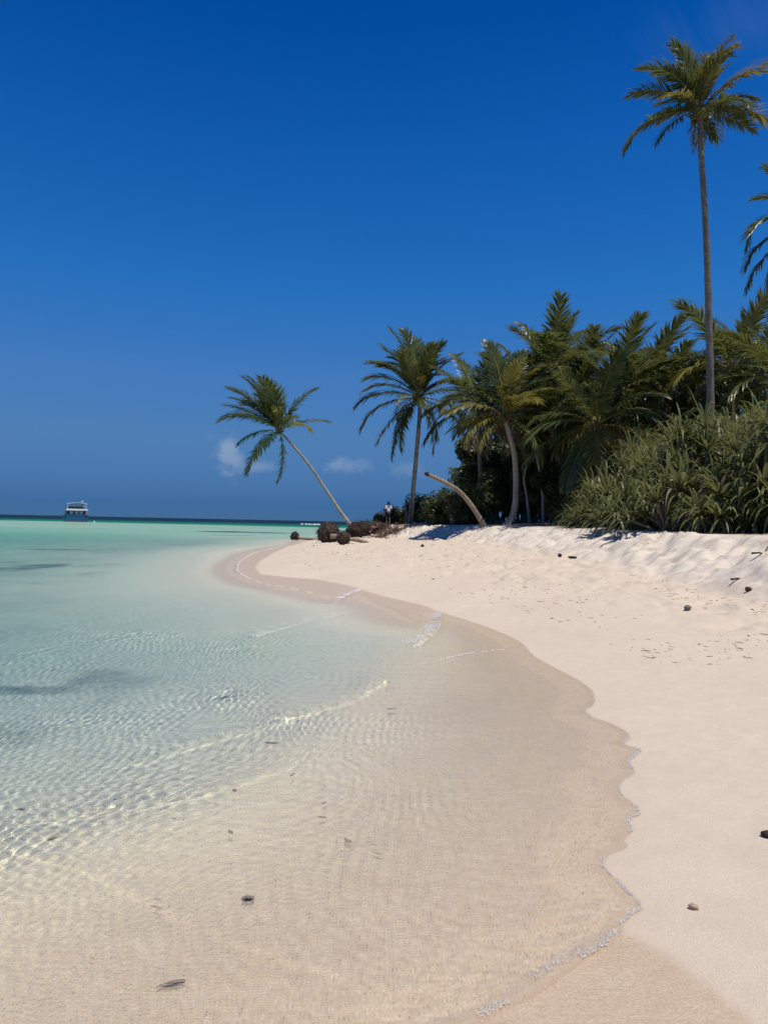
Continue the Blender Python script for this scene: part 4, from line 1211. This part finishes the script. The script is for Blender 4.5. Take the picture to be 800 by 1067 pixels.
# ------------------------------------------------------------------ boat beyond the reef edge
M_HULL = plain('boat_blue', (0.018, 0.10, 0.22), 0.35, 0.5); M_BOATW = plain('boat_white', (0.74, 0.76, 0.78), 0.4, 0.5)
M_BOATD = plain('boat_dark_blue', (0.015, 0.04, 0.10), 0.4, 0.5); M_RED = plain('boat_red', (0.40, 0.035, 0.03), 0.5, 0.4); M_GLASS = plain('boat_window', (0.02, 0.03, 0.05), 0.08, 0.6)
Yo = 205.0
bp_ = at(78.5, 541.6, Yo); bp_.z = 0
root = empty('tour_boat', bp_, 'blue two-deck wooden tour boat with a white roof anchored beyond the reef', 'boat')
root.rotation_euler = (0, 0, R(27))
mb = MB()   # hull: stern towards us, bow away (+y)
st_ = [(-7.0, 2.75, 1.75, 1.0), (-6, 2.95, 1.7, 1.0), (-2, 3.1, 1.55, 1.0), (2, 3.0, 1.6, .95), (5.5, 2.2, 1.9, .7), (7.5, 1.1, 2.4, .4), (8.6, .06, 2.9, .05)]
rows = []
for (y_, w, top, k) in st_:
    rows.append([(-w, y_, top), (-w * .97, y_, top * .55), (-w * .88, y_, 0.05), (-w * .6 * k, y_, -.7), (0, y_, -.95 * k), (w * .6 * k, y_, -.7), (w * .88, y_, 0.05), (w * .97, y_, top * .55), (w, y_, top)])
vs = [p for r in rows for p in r]; fs = []
for i in range(len(rows) - 1):
    for j in range(8): a = i * 9 + j; fs.append((a, a + 1, a + 10, a + 9))
    fs.append((i * 9 + 8, i * 9, (i + 1) * 9, (i + 1) * 9 + 8))
fs.append(tuple(range(9))[::-1])
mb.add(vs, fs); hull = mb.build('hull', [M_HULL], root)
mb = MB()
mb.box((0, -7.04, .12), (4.7, .06, .22)); mb.build('waterline_stripe', [M_RED], hull)
mb = MB()
for s in (-1, 1): mb.tube([Vector((s * (w + .03), y_, top)) for y_, w, top, k in st_], .09, 6)
mb.tube([(-2.75, -7.02, 1.75), (2.75, -7.02, 1.75)], .09, 6)
mb.build('gunwale', [M_BOATD], hull)
mb = MB(); mb.box((0, -.3, 2.35), (4.7, 9.6, 1.35)); cab = mb.build('cabin', [M_BOATD], root)
for x in (-1.35, -.05, 1.1):
    mb = MB(); mb.box((x, -5.13, 2.42), (.85, .06, .85)); mb.build('window', [M_BOATW], cab)
for s in (-1, 1):
    for k in range(5):
        mb = MB(); mb.box((s * 2.37, -3.6 + k * 1.7, 2.45), (.06, 1.1, .7)); mb.build('window', [M_GLASS], cab)
mb = MB(); mb.box((0, -.6, 3.22), (5.5, 11.2, .38)); mb.box((0, -.6, 3.46), (5.0, 10.6, .1)); mb.build('upper_deck', [M_BOATW], root)
mb = MB(); mb.box((.1, 0.4, 4.06), (3.4, 6.4, 1.1)); wh = mb.build('wheelhouse', [M_BOATD], root)
for x in (-.78, .92):
    mb = MB(); mb.box((x, -2.84, 4.2), (1.4, .06, .6)); mb.build('window', [plain('boat_pane', (0.10, 0.17, 0.26), 0.1, 0.6)], wh)
mb = MB()
for s in (-1, 1):
    for y_ in (-5.4, -3.9, -2.4, 2.5, 4.4): mb.tube([(s * 2.35, y_, 3.45), (s * 2.3, y_, 4.85)], .045, 6)
    mb.tube([(s * 2.35, -5.4, 4.3), (s * 2.35, 4.4, 4.3)], .03, 6)
mb.tube([(-2.35, -5.4, 4.3), (2.35, -5.4, 4.3)], .03, 6)
mb.build('railing', [M_BOATW], root)
mb = MB()
n = 9
for y0, y1 in ((-5.6, 4.8),):
    vs = []
    for y_ in (y0, y1):
        for zz in (0, .12):
            vs += [(-2.6 + 5.2 * i / n, y_, 4.82 + zz + .28 * (1 - ((i / n) * 2 - 1) ** 2)) for i in range(n + 1)]
    N1 = n + 1
    fs = [(2 * N1 + i, 2 * N1 + i + 1, i + 1, i) for i in range(n)] + [(N1 + i, N1 + i + 1, 3 * N1 + i + 1, 3 * N1 + i) for i in range(n)]
    fs += [(i, i + 1, N1 + i + 1, N1 + i) for i in range(n)] + [(2 * N1 + i + 1, 2 * N1 + i, 3 * N1 + i, 3 * N1 + i + 1) for i in range(n)]
    fs += [(0, N1, 3 * N1, 2 * N1), (n, 2 * N1 + n, 3 * N1 + n, N1 + n)]
    mb.add(vs, fs)
mb.build('roof', [M_BOATW], root)
mb = MB(); mb.tube([(1.6, -2, 4.9), (1.6, -2, 6.0)], .04, 6); mb.tube([(1.2, -2, 5.6), (2.0, -2, 5.6)], .03, 5); mb.build('mast', [M_BOATW], root)
# life ring on the stern rail
bm = bmesh.new()
mb = MB()
ring = [(2.3 + .32 * math.cos(a), -7.12, 2.15 + .32 * math.sin(a)) for a in [i * math.pi / 9 for i in range(19)]]
mb.tube(ring, .09, 6, False); mb.build('life_ring', [plain('ring_orange', (0.6, 0.10, 0.04), 0.5)], root)
# mooring buoy
p = at(98.5, 542.6, 180); p.z = 0.0
root = empty('mooring_buoy', p, 'small white mooring buoy on the dark water right of the boat', 'buoy')
mb = MB(); pr = [(0, -.15), (.15, -.08), (.22, .06), (.22, .16), (.14, .28), (.06, .34), (.05, .5), (0, .52)]
vs, fs = [], []
for r_, z_ in pr:
    for k in range(12): vs.append((max(r_, .001) * math.cos(k * math.pi / 6), max(r_, .001) * math.sin(k * math.pi / 6), z_))
for i in range(len(pr) - 1):
    for k in range(12): fs.append((i * 12 + k, i * 12 + (k + 1) % 12, (i + 1) * 12 + (k + 1) % 12, (i + 1) * 12 + k))
mb.add(vs, fs); mb.build('float', [M_BOATW], root, True)
mb = MB(); mb.tube([(0, 0, .50), (.06, 0, .57), (0, 0, .64), (-.06, 0, .57), (0, 0, .50)], .015, 5, False); mb.build('eye_ring', [M_BOATD], root)

# ------------------------------------------------------------------ foam
mF = N('foam')
co = mF.n('ShaderNodeTexCoord').outputs['Object']
vv = mF.n('ShaderNodeTexVoronoi', {'Vector': co, 'Scale': 130.0}).outputs['Distance']
bp2 = mF.n('ShaderNodeBump', {'Strength': 0.6, 'Distance': 0.004, 'Height': vv}).outputs[0]
fo_ = mF.n('ShaderNodeBsdfPrincipled', {'Base Color': c4(0.76, 0.74, 0.70), 'Roughness': 0.5, 'Normal': bp2}).outputs[0]
M_FOAM = mF.surf(fo_)


def foam_line(mb, P, wide, cell, dens, seed, h=0.006, inward=0.0, side=1):
    """patches of bubbles strewn along a line lying on the water"""
    rnd = random.Random(seed)
    P = [Vector((p[0], p[1], 0)) for p in P]
    L = 0
    for a, b in zip(P[:-1], P[1:]):
        seg = (b - a).length; d = (b - a) / max(seg, 1e-6); nn = Vector((d.y, -d.x, 0)) * side
        m_ = int(seg * wide / (cell * cell) * dens)
        for k in range(m_):
            s = rnd.random(); L0 = L + s * seg
            lo = 0.55 + 0.9 * mnoise.noise(Vector((L0 * 2.6, seed, 0))) + 0.5 * mnoise.noise(Vector((L0 * 9, seed, 3)))
            if lo < 0.48: continue
            off = inward + wide * abs(rnd.gauss(0, 0.45)) * min(1.4, lo)
            p = a + d * s * seg + nn * off
            r = cell * rnd.uniform(0.35, 1.0)
            e = rnd.uniform(0.8, 1.3); ph = rnd.uniform(0, 6.28)
            vs = [p + Vector((0, 0, FOAM_Z + r * 0.6 + h * rnd.random()))]
            for q in range(6): vs.append(p + Vector((math.cos(q * 1.047 + ph) * r * e, math.sin(q * 1.047 + ph) * r / e, FOAM_Z - 0.004)))
            mb.add(vs, [(0, q + 1, (q + 1) % 6 + 1) for q in range(6)])
        L += seg


FOAM_Z = 0.014
mb = MB()
foam_line(mb, G([(462, 639)] + edge_near[1:28]), 0.014, 0.0042, 0.13, 1, 0.003, -0.004, 1)
foam_line(mb, G(edge_near[28:]), 0.030, 0.0026, 0.15, 2, 0.003, -0.003, 1)
foam_line(mb, G([(649, 962), (634, 985), (600, 1004), (560, 1033), (505, 1060), (440, 1095)]), 0.055, 0.0028, 0.10, 3, 0.003, -0.002, 1)
foam_line(mb, G([(640, 985), (590, 1012), (520, 1050)]), 0.13, 0.003, 0.035, 4, 0.004, 0.02, 1)
foam_line(mb, G([(463, 640), (458, 655), (446, 666), (432, 672)]), 0.34, 0.009, 0.13, 5, 0.02, 0.0, 1)
foam_line(mb, G([(546, 675), (490, 681), (440, 692)]), 0.04, 0.007, 0.13, 6, 0.006, 0.0, -1)
foam_line(mb, G([(380, 613), (366, 620), (355, 626)]), 0.24, 0.016, 0.18, 7, 0.02, 0.0, 1)
foam_line(mb, G([(355, 626), (330, 620), (300, 613), (272, 609), (256, 602), (246, 595), (248, 586), (262, 577), (285, 571), (312, 567)]), 0.14, 0.012, 0.035, 8, 0.01, 0.0, 1)
o = mb.build('sea_foam', [M_FOAM]); tag(o, 'thin white foam along the edge of the swash', None, None, 'stuff')
mb = MB()
FOAM_Z = 0.08
foam_line(mb, G([(315, 546.4), (333, 546.9)], 0), 4.0, 0.5, 0.3, 11, 0.15, 0.0, 1)
o = mb.build('reef_foam', [M_FOAM]); tag(o, 'white water breaking on the far reef edge', None, None, 'stuff')

# ------------------------------------------------------------------ small things lying about
M_WEED = plain('weed_dark', (0.030, 0.022, 0.018), 0.5, 0.4, 0.3, 60); M_LEAFB = plain('leaf_brown', (0.22, 0.15, 0.09), 0.7, 0.3, 0.3, 60); M_STONE = plain('stone_grey', (0.16, 0.14, 0.125), 0.8, 0.3, 0.5, 50)
M_SHELL = plain('shell_tan', (0.38, 0.27, 0.19), 0.45, 0.4, 0.3, 60); M_LEAFK = plain('leaf_black', (0.018, 0.017, 0.02), 0.5, 0.4)


def lump(name, px, py, size, mat, label, cat, seed, sq=(1, .8, .55), rough=0.3, group=None, sink=0.25):
    p = ground_hit(px, py, 1.5)
    bm = bmesh.new(); bmesh.ops.create_icosphere(bm, subdivisions=3, radius=1)
    for v in bm.verts:
        n = v.co.normalized(); k = 1 + rough * mnoise.noise(n * 1.8 + Vector((seed, 0, 0))) + rough * .5 * mnoise.noise(n * 5 + Vector((0, seed, 0)))
        v.co = Vector((n.x * sq[0], n.y * sq[1], n.z * sq[2])) * k * size
    me = bpy.data.meshes.new(name); bm.to_mesh(me); bm.free(); me.polygons.foreach_set('use_smooth', [True] * len(me.polygons))
    o = mesh_obj(name, me, None, mat); o.location = p + Vector((0, 0, size * sq[2] * (1 - sink))); o.rotation_euler = (0, 0, seed * 1.3)
    return tag(o, label, cat, group)


def leaf_bit(name, px, py, L, w, mat, label, cat, seed, group=None, curl=0.4, rim=None, rz=None):
    p = ground_hit(px, py, 1.5); rnd = random.Random(seed)
    mb = MB(); n, m_ = 12, 4
    for sgn in (0, 1):
        vs = []
        for i in range(n + 1):
            u = i / n; ww = w * math.sin(math.pi * min(1, u ** 0.8)) ** .7 + .001
            for j in range(-m_, m_ + 1):
                v = j / m_
                vs.append(((u - .5) * L, v * ww * .5, curl * L * (.18 * (u - .5) ** 2 * 4 * .5 + .12 * v * v * w / L) + .003 + .002 * sgn + .003 * mnoise.noise(Vector((u * 4, v * 2, seed)))))
        k = 2 * m_ + 1
        fs = [(i * k + j, i * k + j + 1, (i + 1) * k + j + 1, (i + 1) * k + j) for i in range(n) for j in range(k - 1)]
        mb.add(vs, fs if sgn else [f[::-1] for f in fs])
    mb.tube([(-.5 * L, 0, .006 + curl * L * .09), (-.62 * L, .02 * L, .004 + curl * L * .12)], [.0025, .0015], 5)
    o = mb.build(name, [mat]); o.location = p + Vector((0, 0, .002)); o.rotation_euler = (0, 0, rz if rz is not None else seed * 2.1)
    return tag(o, label, cat, group)


def stick(name, px, py, L, r, rz, mat, label, cat, seed, group=None, tilt=0.0):
    p = ground_hit(px, py, 1.5); rnd = random.Random(seed)
    mb = MB(); pts = bez([(-L / 2, 0, 0), (-L * .15, rnd.uniform(-.06, .06) * L, .02 * L), (L * .2, rnd.uniform(-.06, .06) * L, .01 * L), (L / 2, 0, tilt * L)], 10)
    mb.tube(pts, [r * (1 - .05 * i) * rnd.uniform(.9, 1.1) for i in range(11)], 7)
    o = mb.build(name, [mat], None, True); o.location = p + Vector((0, 0, r * .6)); o.rotation_euler = (0, 0, rz)
    return tag(o, label, cat, group)


# curled dark weed on the bed
p = ground_hit(258, 953, 1.5)
mb = MB(); rnd = random.Random(5)
for k in range(26):
    a0 = rnd.uniform(0, 6.28); r_ = rnd.uniform(.008, .024)
    mb.tube([Vector((math.cos(a0 + t * .8) * r_ * 1.15, math.sin(a0 + t * .8) * r_ * .85, .004 + rnd.uniform(0, .012))) for t in range(5)], [.0012, .0032, .0036, .003, .001], 5)
o = mb.build('seaweed_clump', [M_WEED]); o.location = p; tag(o, 'round dark curled seaweed clump on the sand under shallow water', 'seaweed')
p = ground_hit(180, 1039, 1.5)
mb = MB(); rnd = random.Random(6)
A = [Vector((math.cos(t) * .042, math.sin(t) * .013 + .004 * math.cos(t), .005 + .003 * math.sin(2 * t))) for t in [i * 2 * math.pi / 20 for i in range(21)]]
mb.tube(A, .0018, 5, False)
for k in range(9):
    t = rnd.uniform(0, 6.28); t2 = t + rnd.uniform(1.5, 3.5)
    mb.tube([Vector((math.cos(t) * .042, math.sin(t) * .013, .004)), Vector((rnd.uniform(-.01, .01), rnd.uniform(-.004, .004), .007)), Vector((math.cos(t2) * .040, math.sin(t2) * .012, .004))], [.001, .0015, .0008], 4)
mb.tube([(-.042, 0, .005), (-.050, -.010, .004), (-.053, -.018, .003)], [.002, .002, .001], 5)
o = mb.build('leaf_skeleton', [M_LEAFK]); o.location = p; o.rotation_euler = (0, 0, R(14)); tag(o, 'dark skeleton of a decayed leaf, the object nearest the bottom of the picture', 'leaf')

stick('wood_chip', 408, 747, .075, .012, 0.05, M_ROOT, 'short dark chip of wood lying in the film of water', 'wood chip', 1)
stick('curled_twig', 305, 818, .06, .006, 1.1, M_LEAFK, 'black curled twig under the water between chip and seaweed clump', 'twig', 2)
lump('shell', 722, 951, .017, M_SHELL, 'tan shell alone on the smooth dry sand at the bottom right', 'shell', 2, (1.2, .8, .7))
lump('stone', 716, 636, .062, M_STONE, 'dark grey stone on the trampled sand below the scarp', 'stone', 3, (1.1, .8, .7))
lump('husk_piece', 799, 879, .03, M_ROOT_DARK, 'dark piece of husk at the right edge of the picture on dry sand', 'husk', 4)
lump('coconut_husk', 779, 616, .055, M_ROOT, 'dark brown coconut husk at the foot of the scarp near the right edge', 'husk', 5, (1.1, .8, .8))
stick('drift_branch', 792, 578, .55, .022, R(28), M_ROOT, 'dark branch stuck out of the scarp at the right edge of the picture', 'branch', 3, None, .34)
stick('drift_stick', 767, 605, .42, .022, R(40), M_ROOT, 'dark short stick on the foot of the scarp left of the branch', 'stick', 4)
lump('bark_chunk', 583, 580, .08, M_ROOT_DARK, 'dark chunk of bark at the foot of the scarp below the small tuft', 'bark', 6, (1.6, .7, .5))
lump('bark_chunk', 596, 582, .08, M_ROOT_DARK, 'smaller dark bark chunk just right of the other one', 'bark', 7, (1.6, .7, .5))
lump('stone', 440, 570, .08, M_ROOT_DARK, 'dark lump on the sand in front of the slim palm', 'stone', 8, (1.3, .8, .7))
LE = 'brown leaves under the shallow water'
for i, (px, py, L, lab) in enumerate([(283, 786, .10, 'tan leaf under the water, farthest from the camera'), (240, 879, .05, 'brown leaf left of the pair of dark scraps'), (337, 848, .045, 'brown scrap of leaf, upper of the pair below the curled twig'),
                                      (336, 864, .04, 'brown scrap of leaf, lower of the pair below the curled twig'), (362, 885, .06, 'pale tan leaf right of the pair of scraps'), (54, 888, .05, 'slim brown leaf by itself at the left'),
                                      (20, 863, .05, 'brown leaf nearest the left edge of the picture'), (244, 837, .045, 'brown leaf midway between tan leaf and seaweed clump'), (232, 744, .10, 'dark green leaf floating in the deeper water')]):
    leaf_bit('fallen_leaf', px, py, L, L * .42, M_LEAFB if i != 8 else M_WEED, lab, 'leaf', i + 3, LE)

# crumbs of weed, twig and coral: nobody could count them
rnd = random.Random(77)
mb = MB()
xs_, ys_ = [], []
for k in range(9000):
    px = rnd.uniform(250, 830); py = 556 + 300 * rnd.random() ** 1.6
    q = on(px, py, 0.5); xs_.append(q.x); ys_.append(q.y)
for k in range(220):
    px = rnd.uniform(-10, 620); py = rnd.uniform(730, 1080); q = on(px, py, -0.05); xs_.append(q.x); ys_.append(q.y)
xs_, ys_ = np.array(xs_), np.array(ys_)
tz, td, tw, te = (a[0] for a in terrain_z(xs_[None, :], ys_[None, :]))
clump = fbm(xs_ * 0.9, ys_ * 0.6, 131, 3)
for k in range(len(xs_)):
    if k < 9000 and td[k] < 0.3: continue
    under = td[k] < -0.1
    if under and tz[k] > -0.035: continue
    if not under and (tw[k] < 1.0 or te[k] > 0.3): continue
    if not under and clump[k] + (0.35 if te[k] > -3.4 else 0) < rnd.uniform(-0.2, 1.1): continue
    if under and rnd.random() < 0.45: continue
    Yk = ys_[k]; s = rnd.uniform(.003, .007) * (1 + Yk * .07) * (0.6 if under else 1.0)
    if rnd.random() < .04: s *= 2
    L = s * rnd.uniform(.8, 5.0); a = rnd.uniform(0, 3.14) if rnd.random() < .5 else rnd.gauss(2.7, .35)
    d = Vector((math.cos(a), math.sin(a), rnd.uniform(-.05, .12))) * L
    p = Vector((xs_[k], ys_[k], tz[k] + s * .35))
    mb.cur = rnd.choice((0, 0, 1, 1, 2))
    mb.tube([p - d, p + Vector((rnd.uniform(-.3, .3) * s, rnd.uniform(-.3, .3) * s, s * .3)), p + d], [s * .2, s * .4, s * .15], 4)
o = mb.build('beach_litter', [M_ROOT, M_ROOT_DARK, M_LEAFB]); tag(o, 'scattered crumbs of twig, weed and husk on the sand', None, None, 'stuff')

# whatever lies under the water takes the light that the waves gather
for o in scene.objects:
    if o.type == 'MESH' and o.name.split('.')[0] in ('seaweed_clump', 'leaf_skeleton', 'fallen_leaf', 'curled_twig', 'wood_chip', 'beach_litter', 'root_ball', 'log', 'sea_foam'):
        o.cycles.is_caustics_receiver = CAUSTICS
